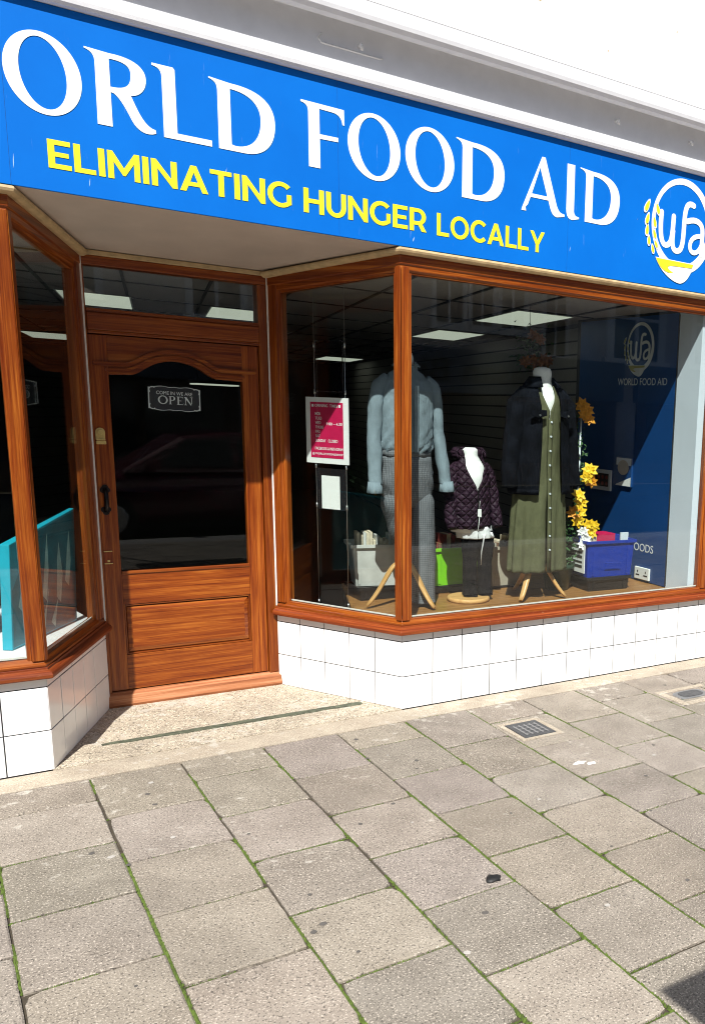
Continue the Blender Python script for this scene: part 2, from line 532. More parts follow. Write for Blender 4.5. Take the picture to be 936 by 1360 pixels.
def flat_shapes(name, shapes, mats_, parent, mapf, depth=0.0015, g=(0, 0, 1), bev=0.0):
    """shapes: list of lists of closed 2d loops (outer + holes); filled, extruded by depth, placed by mapf(u, v, w)"""
    mb = MB()
    for loops in shapes:
        cu = bpy.data.curves.new('tmp', 'CURVE')
        cu.dimensions = '2D'; cu.fill_mode = 'BOTH'; cu.extrude = depth / 2
        for lp in loops:
            sp = cu.splines.new('POLY'); sp.points.add(len(lp) - 1); sp.use_cyclic_u = True
            for i, (u, v) in enumerate(lp): sp.points[i].co = (u, v, 0, 1)
        absorb(mb, cu, mapf, depth / 2)
    mb.g = [g] * len(mb.f)
    return mb.build(name, mats_, parent, bev)
def absorb(mb, cu, mapf, zoff=0.0, fit=None):
    ob = bpy.data.objects.new('tmp', cu)
    COL.objects.link(ob)
    dg = bpy.context.evaluated_depsgraph_get()
    me = bpy.data.meshes.new_from_object(ob.evaluated_get(dg))
    co = [v.co.copy() for v in me.vertices]
    if co and fit:
        u0 = min(c.x for c in co); u1 = max(c.x for c in co); v0 = min(c.y for c in co); v1 = max(c.y for c in co)
        a0, a1, b0, b1 = fit
        if b0 is None:
            k = (a1 - a0) / (u1 - u0); mid = b1
            co = [Vector((a0 + (c.x - u0) * k, mid + (c.y - (v0 + v1) / 2) * k, c.z)) for c in co]
        else:
            co = [Vector((a0 + (c.x - u0) / max(1e-6, u1 - u0) * (a1 - a0), b0 + (c.y - v0) / max(1e-6, v1 - v0) * (b1 - b0), c.z)) for c in co]
    b = len(mb.v)
    mb.v += [tuple(mapf(c.x, c.y, c.z + zoff)) for c in co]
    for p in me.polygons:
        mb.face([b + i for i in p.vertices])
    bpy.data.objects.remove(ob); bpy.data.meshes.remove(me); bpy.data.curves.remove(cu)
def text_into(mb, s, fit, mapf, bold=0.0, depth=0.0015, space=1.0):
    cu = bpy.data.curves.new('tmp', 'FONT')
    cu.body = s; cu.size = 1; cu.offset = bold; cu.extrude = depth / 2; cu.space_character = space; cu.resolution_u = 4
    absorb(mb, cu, mapf, depth / 2, fit)
def ell(cx, cz, rx, rz, n=48, shear=0.0, a0=0, a1=360):
    o = []
    for i in range(n):
        a = R_(a0 + (a1 - a0) * i / n)
        z = math.sin(a) * rz
        o.append((cx + math.cos(a) * rx - shear * z, cz + z))
    return o
def bez(p0, p1, p2, p3, n=12):
    o = []
    for i in range(n + 1):
        t = i / n; q = 1 - t
        o.append(tuple(q**3 * p0[k] + 3 * q * q * t * p1[k] + 3 * q * t * t * p2[k] + t**3 * p3[k] for k in range(len(p0))))
    return o
def stroke(pts, w, n=6):
    """outline of a round-ended stroke, w scalar or per-point list"""
    P = [Vector(p) for p in pts]
    ws = w if isinstance(w, (list, tuple)) else [w] * len(P)
    L, Rr = [], []
    for i, p in enumerate(P):
        d = (P[min(i + 1, len(P) - 1)] - P[max(i - 1, 0)]).normalized()
        nn = Vector((-d.y, d.x)) * ws[i] / 2
        L.append(tuple(p + nn)); Rr.append(tuple(p - nn))
    d1 = (P[-1] - P[-2]).normalized(); d0 = (P[0] - P[1]).normalized()
    c1 = []; c0 = []
    for k in range(1, n):
        a = math.pi * k / n
        nn = Vector((-d1.y, d1.x)); c1.append(tuple(P[-1] + (nn * math.cos(a) + d1 * math.sin(a)) * ws[-1] / 2))
        nn = Vector((-d0.y, d0.x)); c0.append(tuple(P[0] + (nn * math.cos(a) + d0 * math.sin(a)) * ws[0] / 2))
    return L + c1 + Rr[::-1] + c0

# ------------------------------------------------------------------ ground
FLOOR_Y = 0.0
def ground():
    m = MB()
    m.box((-40, -4.9, -0.20), (40, 0.05, -0.010))
    struct(m.build('pavement_bed', JOINT))
    # slabs: running bond, courses run away from the shop
    m = MB(); tones = []
    P = 0.3335; Lg = 0.386; gap = 0.0042; ch = 0.0035
    def slab(x0, x1, y0, y1, tone):
        jx = random.uniform(-.0018, .0018); dz = random.uniform(-.0014, .0008)
        x0 += gap + jx; x1 -= gap - jx; y0 += gap * 1.35; y1 -= gap * 1.35
        tx, ty = random.uniform(-.003, .003), random.uniform(-.003, .003)
        near = y1 > -3.2 and -3 < x0 < 3
        n = 9 if near else 1
        chip = [random.random() < .30 for _ in range(4)]
        cs = [(x0, y0), (x1, y0), (x1, y1), (x0, y1)]
        loop = []
        for q in range(4):
            p, r = cs[q], cs[(q + 1) % 4]
            for k in range(n):
                f = k / n
                x, y = p[0] + (r[0] - p[0]) * f, p[1] + (r[1] - p[1]) * f
                if near:
                    x += .0026 * noise.noise(Vector((x * 26, y * 26, 3.3))) ; y += .0026 * noise.noise(Vector((x * 26, y * 26, 8.1)))
                    if k == 0 and chip[q]:
                        e = random.uniform(.004, .011)
                        x += e * (1 if q in (0, 3) else -1); y += e * (1 if q in (0, 1) else -1)
                loop.append((x, y))
        L = len(loop); b = len(m.v)
        cx_, cy_ = (x0 + x1) / 2, (y0 + y1) / 2
        for z, i in ((-0.03, 0), (-ch + dz, 0), (dz, ch * random.uniform(.8, 1.5))):
            for (x, y) in loop:
                sx = 1 - i * 2 / (x1 - x0); sy = 1 - i * 2 / (y1 - y0)
                m.v.append((cx_ + (x - cx_) * sx, cy_ + (y - cy_) * sy, z + (tx * (x - cx_) + ty * (y - cy_) if z > -.02 else 0)))
        for k in (0, L):
            for q in range(L):
                r = (q + 1) % L
                m.face((b + k + q, b + k + r, b + k + L + r, b + k + L + q)); tones.append(tone)
        m.face([b + 2 * L + q for q in range(L)]); tones.append(tone)
    ymax = -0.155
    for c in range(-16, 30):
        x0 = -0.06 + P * c
        off = -0.19 if c % 2 == 0 else 0.0      # cross joints of this course
        base = -0.578 if c % 2 == 0 else -0.393
        ys = [base - Lg * k for k in range(-2, 11)]
        ys = sorted(set([y for y in ys if -4.6 < y < ymax - 0.05] + [ymax, -4.62]))
        for y0, y1 in zip(ys[:-1], ys[1:]):
            base_t = random.uniform(0.80, 1.12)
            slab(x0, x0 + P, y0, y1, (base_t, base_t * random.uniform(.97, 1.02), base_t * random.uniform(.93, 1.03), 1))
    ob = m.build('pavement', SLAB)
    ca = ob.data.color_attributes.new('tone', 'FLOAT_COLOR', 'CORNER')
    for p in ob.data.polygons:
        for li in p.loop_indices: ca.data[li].color = tones[p.index]
    struct(ob)
    # border strip along the wall
    m = MB()
    m.prism([(-9, -0.155), (9, -0.155), (9, 0.0), (-9, 0.0)], -0.03, -0.001)
    struct(m.build('pavement_border', BORDER))
    # porch
    m = MB()
    pts = [(-1.50, 0.0005), (0.0, 0.0005), (-0.40, 0.74), (-1.20, 0.74)]
    m.prism(pts, -0.03, 0.003)
    struct(m.build('porch_floor', PORCH))
    m = MB()
    lo_, hi_ = [], []
    for i in range(61):
        x = -1.30 + 1.165 * i / 60
        wob = .006 * noise.noise(Vector((x * 14, 0, 2))) + .005 * noise.noise(Vector((x * 45, 0, 9)))
        thin = 0.010 * max(0, -noise.noise(Vector((x * 5, 4, 1)))) + (.012 * max(0, (-1.18 - x) / .12))
        lo_.append((x, 0.176 - .008 * i / 60 + wob + thin)); hi_.append((x, 0.211 + wob * .7 - thin * .6 + .004 * noise.noise(Vector((x * 60, 3, 3)))))
    m.prism(lo_ + hi_[::-1], -0.01, 0.0062)
    struct(m.build('porch_drain_strip', DRAINM))
    m = MB()
    m.box((-40, -4.98, -0.22), (40, -4.62, -0.004))
    struct(m.build('kerb', KERB, None, 0.012))
    m = MB()
    m.box((-40, -9.6, -0.3), (40, -4.98, -0.15))
    struct(m.build('road', ASPHALT))
    m = MB()
    m.box((-40, -12.02, -0.3), (40, -9.6, -0.03))
    struct(m.build('far_pavement', plain('dark_worn_paving', (0.075, 0.072, 0.068), 0.85, var=.25, scale=12), None, 0.01))
    # moss in the joints
    m = MB()
    rnd = random.Random(3)
    def tuft(x, y, r):
        h = r * rnd.uniform(.5, 1.1)
        n = 5; b = len(m.v); a0 = rnd.random() * 6
        m.v += [(x + math.cos(a0 + 2 * math.pi * k / n) * r * rnd.uniform(.7, 1.3), y + math.sin(a0 + 2 * math.pi * k / n) * r * rnd.uniform(.7, 1.3), -0.008) for k in range(n)]
        m.v.append((x, y, -0.004 + h))
        for k in range(n): m.face((b + k, b + (k + 1) % n, b + n))
    for c in range(-7, 9):
        x0 = -0.06 + P * c
        y = -0.17
        while y > -3.0:
            d = noise.noise(Vector((x0 * 3.1, y * 3.5, 1.7))) + 0.28 * min(1, -y / 1.2) - .03
            if d > -0.02:
                for _ in range(2):
                    tuft(x0 + rnd.gauss(0, .0022), y + rnd.uniform(-.004, .004), rnd.uniform(.002, .0048) * (1 + max(0, d)))
            y -= 0.0055
        base = -0.578 if c % 2 == 0 else -0.393
        for k in range(0, 8):
            yy = base - Lg * k; x = x0
            while x < x0 + P:
                d = noise.noise(Vector((x * 4.1 + 7, yy * 5.5, 4.2))) + 0.1
                if d > 0.0: tuft(x, yy + rnd.gauss(0, .002), rnd.uniform(.0018, .0042))
                x += 0.005
    # a few weeds against the kerb line of the border
    for (x, y, n_) in ((0.06, -0.16, 26), (0.10, -0.155, 18), (-1.40, -0.24, 24), (-1.39, -0.28, 14), (-0.75, -0.17, 12), (0.27, -0.22, 10)):
        for _ in range(n_): tuft(x + rnd.gauss(0, .028), y + rnd.gauss(0, .006), rnd.uniform(.003, .007))
    struct(m.build('moss', MOSS), 'stuff')
ground()

def covers():
    t = thing('inspection_cover', 'dark grey chequered iron cover set in the paving below the shop window', 'drain cover', (0.40, -0.56, 0))
    A = [(0.309, -0.486), (0.336, -0.667), (0.492, -0.648), (0.475, -0.452)]
    cx = sum(p[0] for p in A) / 4; cy = sum(p[1] for p in A) / 4
    m = MB()
    A2 = [(0.318, -0.655), (0.488, -0.655), (0.488, -0.465), (0.318, -0.465)]
    m.prism(A2, -0.02, 0.0035); m.build('plate', IRONCOVER, t, 0.002)
    m = MB()
    for i in range(5):
        x = 0.345 + i * 0.029
        m.box((x - .0035, -0.63, 0.0036), (x + .0035, -0.50, 0.0052))
    for i in range(4):
        y = -0.615 + i * 0.033
        m.box((0.34, y - .002, 0.0037), (0.465, y + .002, 0.0049))
    m.build('rib', IRONPALE, t)
    m = MB()
    o_, i_ = 0.028, 0.004
    for (a, b) in (((0.318 - o_, -0.655 - o_), (0.488 + o_, -0.655 - i_)), ((0.318 - o_, -0.465 + i_), (0.488 + o_, -0.465 + o_)), ((0.318 - o_, -0.655 - i_), (0.318 - i_, -0.465 + i_)), ((0.488 + i_, -0.655 - i_), (0.488 + o_, -0.465 + i_))):
        m.box((a[0], a[1], -0.01), (b[0], b[1], 0.0018))
    m.build('mortar_surround', BORDER, t)
    t = thing('inspection_cover', 'pale grey rounded metal cover near the right edge of the paving', 'drain cover', (1.46, -0.54, 0))
    m = MB()
    pl = []
    for k in range(24):
        a = 2 * math.pi * k / 24
        c, s_ = math.cos(a), math.sin(a)
        pl.append((1.46 + 0.105 * (abs(c) ** .6) * (1 if c > 0 else -1), -0.535 + 0.06 * (abs(s_) ** .6) * (1 if s_ > 0 else -1)))
    m.prism(pl, -0.02, 0.004); m.build('lid', GALV, t, 0.002)
    m = MB()
    pl2 = [(1.46 + (x - 1.46) * .72, -0.535 + (y + .535) * .72) for x, y in pl]
    m.prism(pl2, 0.0045, 0.0065); m.build('centre_plate', IRONCOVER, t, 0.001)
    m = MB()
    m.box((1.30, -0.67, -.01), (1.34, -0.42, .002)); m.box((1.345, -0.67, -.01), (1.64, -0.625, .002)); m.box((1.345, -0.455, -.01), (1.64, -0.42, .002))
    m.build('mortar_surround', BORDER, t)
    m = MB()
    rg = []
    for z, r in ((0.001, .026), (0.006, .024), (0.009, .014), (0.0095, .003)):
        rg.append([(-0.453 + math.cos(a * .5236) * r * (1 + .25 * math.sin(a * 1.9 + 1)), -1.69 + math.sin(a * .5236) * r * .85 * (1 + .2 * math.sin(a * 2.7)), z) for a in range(12)])
    m.rings(rg, cap0=False)
    tag(m.build('pavement_blob', GUM), 'small black lump trodden onto a paving slab', 'chewing gum')
    m = MB()
    for (x, y, r) in ((0.36, -1.03, .03), (0.40, -1.06, .022), (0.92, -1.36, .03), (0.88, -1.33, .018)):
        rg = []
        ph = random.random() * 6
        for z, k_ in ((0.0, 1), (0.0025, .85)):
            rg.append([(x + math.cos(a * .4488) * r * k_ * (1 + .35 * math.sin(a * 1.7 + ph)), y + math.sin(a * .4488) * r * .6 * k_ * (1 + .3 * math.sin(a * 2.3 + ph)), z) for a in range(14)])
        m.rings(rg, cap0=False)
    struct(m.build('bird_droppings', PAPER), 'stuff')
def gum_spots():
    rnd = random.Random(21); m = MB()
    for _ in range(70):
        x, y = rnd.uniform(-2.1, 2.2), rnd.uniform(-2.6, -.25); r = rnd.uniform(.004, .011); ph = rnd.random() * 6
        rg = []
        for z, k_ in ((0.0005, 1), (0.0016, .8)):
            rg.append([(x + math.cos(a * .6283) * r * k_ * (1 + .2 * math.sin(a * 1.7 + ph)), y + math.sin(a * .6283) * r * k_ * (1 + .2 * math.sin(a * 2.3 + ph)), z) for a in range(10)])
        m.rings(rg, cap0=False, mi=rnd.choice((0, 0, 1)))
    struct(m.build('gum_spots', [plain('old_gum_grey', (0.085, 0.078, 0.07), .9), plain('pale_gum', (0.36, 0.34, 0.31), .9)]), 'stuff')
gum_spots()
covers()

# ------------------------------------------------------------------ building
RC = Vector((0.0, 0.0)); RD = Vector((-0.385, 0.712))         # right splay: street corner, door end
LC = Vector((-1.495, 0.0)); LD = Vector((-1.187, 0.712))      # left splay
rs = (RD - RC).normalized(); rn = Vector((rs.y * -1, rs.x))   # outward normal of the right splay (towards porch)
rn = Vector((-rs.y, rs.x)); rn = rn if rn.x < 0 else -rn
ls = (LD - LC).normalized(); ln_ = Vector((ls.y, -ls.x)); ln_ = ln_ if ln_.x > 0 else -ln_
FN = Vector((0, -1))
def mitre(n1, n2):
    v = n1 + n2
    return v * (1.0 / (1 + n1.dot(n2)))
XR = 1.99; XL = -3.4
bld = thing('shop_building', 'white rendered shop building with tiled base and moulded cornice', 'building', (0, 0, 0))

def tiles(name, a, b, nrm, edges, rows, parent):
    """glazed tiles on the wall from plan point a to b; edges = distances of vertical joints"""
    m = MB()
    d = (b - a).normalized()
    g = 0.0022
    for r0, r1 in rows:
        for e0, e1 in zip(edges[:-1], edges[1:]):
            j = random.uniform(-.0006, .0006)
            p0 = a + d * (e0 + g); p1 = a + d * (e1 - g)
            q = nrm * j
            i0 = p0 - nrm * .012 + q; i1 = p1 - nrm * .012 + q
            pl = [tuple(p0 + q), tuple(p1 + q), tuple(i1), tuple(i0)]
            ar = sum(pl[i][0] * pl[(i + 1) % 4][1] - pl[(i + 1) % 4][0] * pl[i][1] for i in range(4))
            if ar < 0: pl = pl[::-1]
            m.prism(pl, r0 + g, r1 - g)
    return m.build(name, TILE, parent, 0.0012)
rows = [(0.002, 0.170), (0.170, 0.350), (0.350, 0.425)]
ed = [0.0] + [0.167 + 0.1655 * k for k in range(15)]
tiles('stall_riser', RC, Vector((2.6, 0)), FN, ed, rows, bld)
L_ = (RD - RC).length
tiles('stall_riser', RC, RD, rn, [0, .168, .330, .492, .654, L_], rows, bld)
L2 = (LD - LC).length
tiles('stall_riser', LC, LD, ln_, [0, .146, .29, .434, .578, L2], rows, bld)
tiles('stall_riser', LC, Vector((XL, 0)), FN, [0.0] + [0.158 + 0.166 * k for k in range(11)], rows, bld)
m = MB()
k = 0.0035
def inset(a, b, nrm, t0, t1):
    pl = [tuple(a - nrm * t0), tuple(b - nrm * t0), tuple(b - nrm * t1), tuple(a - nrm * t1)]
    ar = sum(pl[i][0] * pl[(i + 1) % 4][1] - pl[(i + 1) % 4][0] * pl[i][1] for i in range(4))
    return pl if ar > 0 else pl[::-1]
m.prism(inset(Vector((0.02, 0)), Vector((2.5, 0)), FN, k, .10), -0.05, 0.4)
m.prism(inset(RC + rs * .006, RD, rn, k, .05), -0.05, 0.398)
m.prism(inset(LC + ls * .006, LD, ln_, k, .05), -0.05, 0.398)
m.prism(inset(Vector((-1.52, 0)), Vector((XL, 0)), FN, k, .10), -0.05, 0.4)
m.build('grout_backing', GROUT, bld)

# upper wall and cornice, one extruded profile (y, z) going up
prof = [(0.02, 2.815), (-0.036, 2.815), (-0.050, 2.818), (-0.058, 2.828), (-0.061, 2.842), (-0.058, 2.858), (-0.050, 2.866), (-0.040, 2.868), (-0.040, 2.876), (-0.035, 2.880), (-0.035, 3.044), (-0.055, 3.046), (-0.065, 3.030), (-0.095, 3.022), (-0.122, 3.026), (-0.137, 3.040), (-0.141, 3.056)]
m = MB()
full = [(-y, z) for y, z in prof] + [(0.141, 3.096), (0.133, 3.100), (0.135, 3.110), (-0.02, 3.110)]
m.sweep(full, [((-9, 0), (0, -1)), ((9, 0), (0, -1))])
m.build('cornice', plain('cool_white_gloss', (0.78, 0.79, 0.82), 0.45, var=.04, scale=12, bmp=.05), bld, 0.0015)
m = MB()
m.box((-9, -0.136, 3.1105), (9, 0.3, 7.4), (1, 0, 0))
m.build('upper_wall', RENDERWHITE, bld)
for x, y in ((-0.20, 0), (1.16, 0), (1.665, 0)):
    m = MB()
    m.tube([(x, -0.034, 2.965), (x, -0.062, 2.965), (x + .002, -0.066, 2.955), (x, -0.060, 2.945)], 0.007, 8)
    m.build('hook', RENDERWHITE, bld)
m = MB()
m.tube([(-0.36, -.036, 2.975), (-0.375, -.036, 2.955), (-0.36, -.036, 2.940), (-0.11, -.036, 2.940), (-0.095, -.036, 2.945)], 0.004, 6)
m.build('old_cable', RENDERWHITE, bld)
for (x, z, w_, h_) in ((0.62, 3.335, .012, .016), (1.02, 3.225, .006, .012), (-0.02, 3.62, .010, .008), (1.45, 3.42, .007, .014), (0.30, 3.30, .02, .003)):
    m = MB(); m.poly([(x, -.1365, z), (x + w_, -.1365, z + h_ * .3), (x + w_ * .8, -.1365, z + h_), (x + w_ * .1, -.1365, z + h_ * .7)])
    m.build('chipped_paint', GOLDTRIM, bld)
# fascia wall behind the sign, header over the windows
m = MB()
m.box((-9, 0.0, 2.205), (9, 0.1, 2.814)); m.build('fascia_wall', DARKWALL, bld)
# side walls right and left of the shopfront, back of building
m = MB()
m.box((2.13, 0.03, 0.426), (9, 0.3, 2.204)); m.build('side_wall', RENDERWHITE, bld)
m = MB()
m.box((-9, 0.0, 0), (XL, 0.3, 2.204)); m.build('side_wall', RENDERWHITE, bld)
m = MB()
m.poly([(-9, 0.3, 7.4), (9, 0.3, 7.4), (9, 12, 7.4), (-9, 12, 7.4)]); m.box((-9, 12, 0), (9, 12.2, 7.4)); m.box((-9, .31, 0), (-8.8, 12, 7.39)); m.box((8.8, .31, 0), (9, 12, 7.39))
m.build('outer_wall', RENDERWHITE, bld)
# soffit over the porch (falls a little towards the door)
m = MB()
def so(x, y): return (x, y, 2.200 - 0.09 * max(0, min(1, y / 0.72)))
b = [so(-1.51, -0.028), so(0.012, -0.028), so(-0.375, 0.75), so(-1.2, 0.75)]
m.poly(b[::-1]); m.poly([(p[0], p[1], p[2] + .006) for p in b])
for i in range(4):
    j = (i + 1) % 4
    m.poly([b[i], b[j], (b[j][0], b[j][1], b[j][2] + .006), (b[i][0], b[i][1], b[i][2] + .006)])
m.build('soffit', SOFFIT, bld)

# ------------------------------------------------------------------ sign
SY = -0.030
sign = thing('shop_sign', 'long blue fascia sign with white and yellow lettering above the shop window', 'shop sign', (0, SY, 2.2))
m = MB(); m.box((-2.6, SY, 2.199), (2.25, -0.001, 2.814)); m.build('board', SIGNBLUE, sign, 0.0015)
def smap(d0):
    return lambda u, v, w_: (u, SY - d0 - w_, v)
for x in (-1.478, -0.295, 0.89):
    m = MB(); m.box((x - .0004, SY - .0005, 2.2), (x + .0004, SY - .0001, 2.812))
    m.build('panel_joint', NAVY, sign)

B0, T0 = 2.4565, 2.7075
def gO(l, r, sh=0.07):
    cx = (l + r) / 2; rx = (r - l) / 2; cz = 2.586; rz = 0.134
    return [[ell(cx, cz, rx, rz, 64, 0.04), ell(cx, cz + .001, rx * .60, rz * .865, 64, sh)]]
def stem(x0, x1, tip=0.030, foot=True):
    o = [(x0 - tip, T0)]
    o += [(x1, T0 - .002)] if False else []
    return o
def gD(x0, x1, xr, tip):
    o = [(tip, T0 + .001), (x1, T0 - .006)]
    o += bez((x1, T0 - .006), (x1 + (xr - x1) * .75, T0 - .004), (xr, T0 - .055), (xr, 2.585), 16)[1:]
    o += bez((xr, 2.585), (xr, 2.50), (xr - (xr - x1) * .30, B0), (xr - (xr - x1) * .72, B0), 16)[1:]
    o += [(x0, B0)]
    o += [(x0 + .001, 2.668)] + bez((x0 + .001, 2.668), (x0, 2.690), (x0 - .008, 2.698), (tip, T0 - .004), 6)[1:]
    xi = xr - (xr - x1) * .33
    h = [(x1, T0 - .026)] + bez((x1, T0 - .026), (x1 + (xi - x1) * .8, T0 - .028), (xi, T0 - .075), (xi, 2.59), 12)[1:]
    h += bez((xi, 2.59), (xi, 2.52), (xi - (xi - x1) * .35, B0 + .020), (x1 + .015, B0 + .020), 12)[1:] + [(x1, B0 + .023)]
    return [[o, h]]
def gR():
    x0, x1, xr = -1.1945, -1.146, -1.026
    o = [(-1.224, T0), (x1, T0 - .004)] + bez((x1, T0 - .004), (xr - .03, T0), (xr, T0 - .03), (xr, 2.642), 12)[1:]
    o += bez((xr, 2.642), (xr, 2.60), (xr - .03, 2.578), (-1.080, 2.576), 10)[1:]
    o += bez((-1.080, 2.576), (-1.066, 2.55), (-1.045, 2.478), (-1.001, 2.474), 10)[1:]
    o += [(-1.000, 2.462)] + bez((-1.000, 2.462), (-1.035, 2.445), (-1.065, 2.462), (-1.080, 2.49), 8)[1:]
    o += bez((-1.080, 2.49), (-1.10, 2.53), (-1.115, 2.558), (-1.136, 2.572), 8)[1:]
    o += [(x1, 2.574), (x1, B0), (x0, B0), (x0 + .002, 2.668)] + bez((x0 + .002, 2.668), (x0, 2.690), (x0 - .010, 2.698), (-1.224, T0 - .005), 6)[1:]
    h = [(x1, T0 - .022)] + bez((x1, T0 - .022), (-1.10, T0 - .020), (-1.076, T0 - .03), (-1.077, 2.648), 10)[1:]
    h += bez((-1.077, 2.648), (-1.077, 2.605), (-1.10, 2.592), (x1, 2.592), 10)[1:]
    return [[o, h]]
def flare(x0, tip):
    return [(x0 + .001, 2.668)] + bez((x0 + .001, 2.668), (x0, 2.690), (x0 - .010, 2.697), (tip, T0 - .008), 6)[1:]
def gL():
    x0, x1 = -0.973, -0.925
    return [[[(-1.004, T0), (x1 - .006, T0), (x1, T0 - .008), (x1, B0 + .022), (-0.801, B0 + .022), (-0.801, B0), (x0, B0)] + flare(x0, -1.004)]]
def gF():
    x0, x1 = -0.421, -0.373
    o = [(-0.450, T0), (-0.268, T0 - .003), (-0.2665, 2.644), (-0.275, 2.645)] + bez((-0.275, 2.645), (-0.279, 2.672), (-0.292, 2.684), (-0.318, 2.685), 6)[1:]
    o += [(x1, 2.687), (x1, 2.590), (-0.294, 2.591), (-0.294, 2.574), (x1, 2.572), (x1, B0), (x0, B0)] + flare(x0, -0.450)
    return [[o]]
def gA():
    o = [(0.716, 2.690), (0.726, T0 + .006), (0.745, T0 + .006)]
    o += [(0.818, 2.505)] + bez((0.818, 2.505), (0.832, 2.475), (0.842, 2.472), (0.866, 2.470), 5)[1:]
    o += [(0.866, 2.459), (0.820, 2.450)] + bez((0.820, 2.450), (0.795, 2.452), (0.785, 2.470), (0.776, 2.497), 5)[1:]
    o += [(0.768, 2.520), (0.664, 2.520), (0.650, 2.485), (0.637, 2.470), (0.640, 2.453), (0.614, 2.453), (0.616, 2.462)]
    h = [(0.671, 2.537), (0.761, 2.537), (0.716, 2.662)]
    return [[o, h]]
def gI():
    x0, x1 = 0.876, 0.922
    return [[[(x0, T0 + .004), (x1, T0 + .004), (x1 + .001, 2.492)] + bez((x1 + .001, 2.492), (x1 + .006, 2.473), (x1 + .014, 2.472), (0.955, 2.470), 5)[1:] + [(0.955, 2.462), (0.915, 2.452)] + bez((0.915, 2.452), (0.888, 2.452), (0.877, 2.466), (0.876, 2.50), 5)[1:]]]
def gW():
    o = [(-1.99, T0), (-1.93, T0), (-1.865, 2.53), (-1.79, 2.70), (-1.765, 2.70), (-1.685, 2.53), (-1.625, T0), (-1.575, T0), (-1.69, B0), (-1.715, B0), (-1.79, 2.63), (-1.87, B0), (-1.895, B0)]
    return [[o]]
shp = gW() + gO(-1.475, -1.238) + gR() + gL() + gD(-0.7755, -0.727, -0.556, -0.805) + gF() + gO(-0.253, -0.014) + gO(0.010, 0.250) + gD(0.291, 0.344, 0.516, 0.260) + gA() + gI() + gD(0.991, 1.037, 1.211, 0.955)
flat_shapes('lettering', shp, VINYL, sign, smap(0.0003))
def arc(cx_, cy_, rx, ry, a0, a1, n=20):
    return [(cx_ + math.cos(R_(a0 + (a1 - a0) * i / n)) * rx, cy_ + math.sin(R_(a0 + (a1 - a0) * i / n)) * ry) for i in range(n + 1)]
def bold_glyph(ch):
    """bold geometric capitals: (advance, shapes) with cap height 1"""
    k = 0.205; b = 0.17
    if ch == 'I': return k, [[[(0, 0), (k, 0), (k, 1), (0, 1)]]]
    if ch == 'L': return .66, [[[(0, 0), (.66, 0), (.66, b), (k, b), (k, 1), (0, 1)]]]
    if ch == 'E': return .69, [[[(0, 0), (.69, 0), (.69, b), (k, b), (k, .42), (.62, .42), (.62, .58), (k, .58), (k, 1 - b), (.68, 1 - b), (.68, 1), (0, 1)]]]
    if ch == 'T': return .78, [[[(.39 - k / 2, 0), (.39 + k / 2, 0), (.39 + k / 2, 1 - b), (.78, 1 - b), (.78, 1), (0, 1), (0, 1 - b), (.39 - k / 2, 1 - b)]]]
    if ch == 'H': return .84, [[[(0, 0), (k, 0), (k, .41), (.84 - k, .41), (.84 - k, 0), (.84, 0), (.84, 1), (.84 - k, 1), (.84 - k, .585), (k, .585), (k, 1), (0, 1)]]]
    if ch == 'N': return .86, [[[(0, 0), (k, 0), (k, .66), (.86 - k * .83, 0), (.86, 0), (.86, 1), (.86 - k, 1), (.86 - k, .34), (k * .83, 1), (0, 1)]]]
    if ch == 'M': return 1.03, [[[(0, 0), (.19, 0), (.19, .62), (.475, .15), (.555, .15), (.84, .63), (.84, 0), (1.03, 0), (1.03, 1), (.86, 1), (.515, .42), (.17, 1), (0, 1)]]]
    if ch == 'A': return .98, [[[(0, 0), (.21, 0), (.295, .215), (.685, .215), (.77, 0), (.98, 0), (.59, 1), (.39, 1)], [(.36, .375), (.62, .375), (.49, .74)]]]
    if ch == 'Y': return .92, [[[(.36, 0), (.565, 0), (.565, .37), (.92, 1), (.71, 1), (.465, .56), (.22, 1), (0, 1), (.36, .365)]]]
    if ch == 'O': return 1.03, [[arc(.515, .5, .515, .515, 0, 354, 59), arc(.515, .5, .315, .34, 0, 354, 59)]]
    if ch == 'C': return .90, [[arc(.515, .5, .515, .515, 44, 316, 40) + arc(.515, .5, .315, .34, 318, 42, 40)]]
    if ch == 'G': return .95, [[arc(.515, .5, .515, .515, 44, 314, 40) + [(.93, .14), (.93, .53), (.745, .53), (.745, .22)] + arc(.515, .5, .315, .34, 300, 42, 36)]]
    if ch == 'U': return .84, [[[(0, 1)] + arc(.42, .40, .42, .415, 180, 360, 28) + [(.84, 1), (.84 - k, 1)] + arc(.42, .42, .42 - k, .255, 360, 180, 24) + [(k, 1)]]]
    if ch == 'R': return .80, [[[(0, 0), (k, 0), (k, .27), (.41, .27), (.575, 0), (.80, 0), (.605, .315)] + arc(.42, .645, .355, .355, -52, 90, 18) + [(0, 1)], [(k, .435), (.40, .435)] + arc(.40, .635, .17, .20, -80, 90, 10) + [(k, .835)]]]
def bold_word(word, u0, u1, z0, z1, sp=0.085):
    gl = [bold_glyph(c) for c in word]
    tot = sum(g_[0] for g_ in gl) + sp * (len(gl) - 1)
    kx = (u1 - u0) / tot; x = 0; o = []
    for adv, shapes in gl:
        for lps in shapes: o.append([[(u0 + (x + p[0]) * kx, z0 + p[1] * (z1 - z0)) for p in lp] for lp in lps])
        x += adv + sp
    return o
flat_shapes('slogan_lettering', bold_word('ELIMINATING', -1.360, -0.495, 2.2775, 2.3735) + bold_word('HUNGER', -0.447, 0.112, 2.2735, 2.3705) + bold_word('LOCALLY', 0.164, 0.752, 2.270, 2.3675), YELLOW, sign, smap(0.0003))
sc_ = []
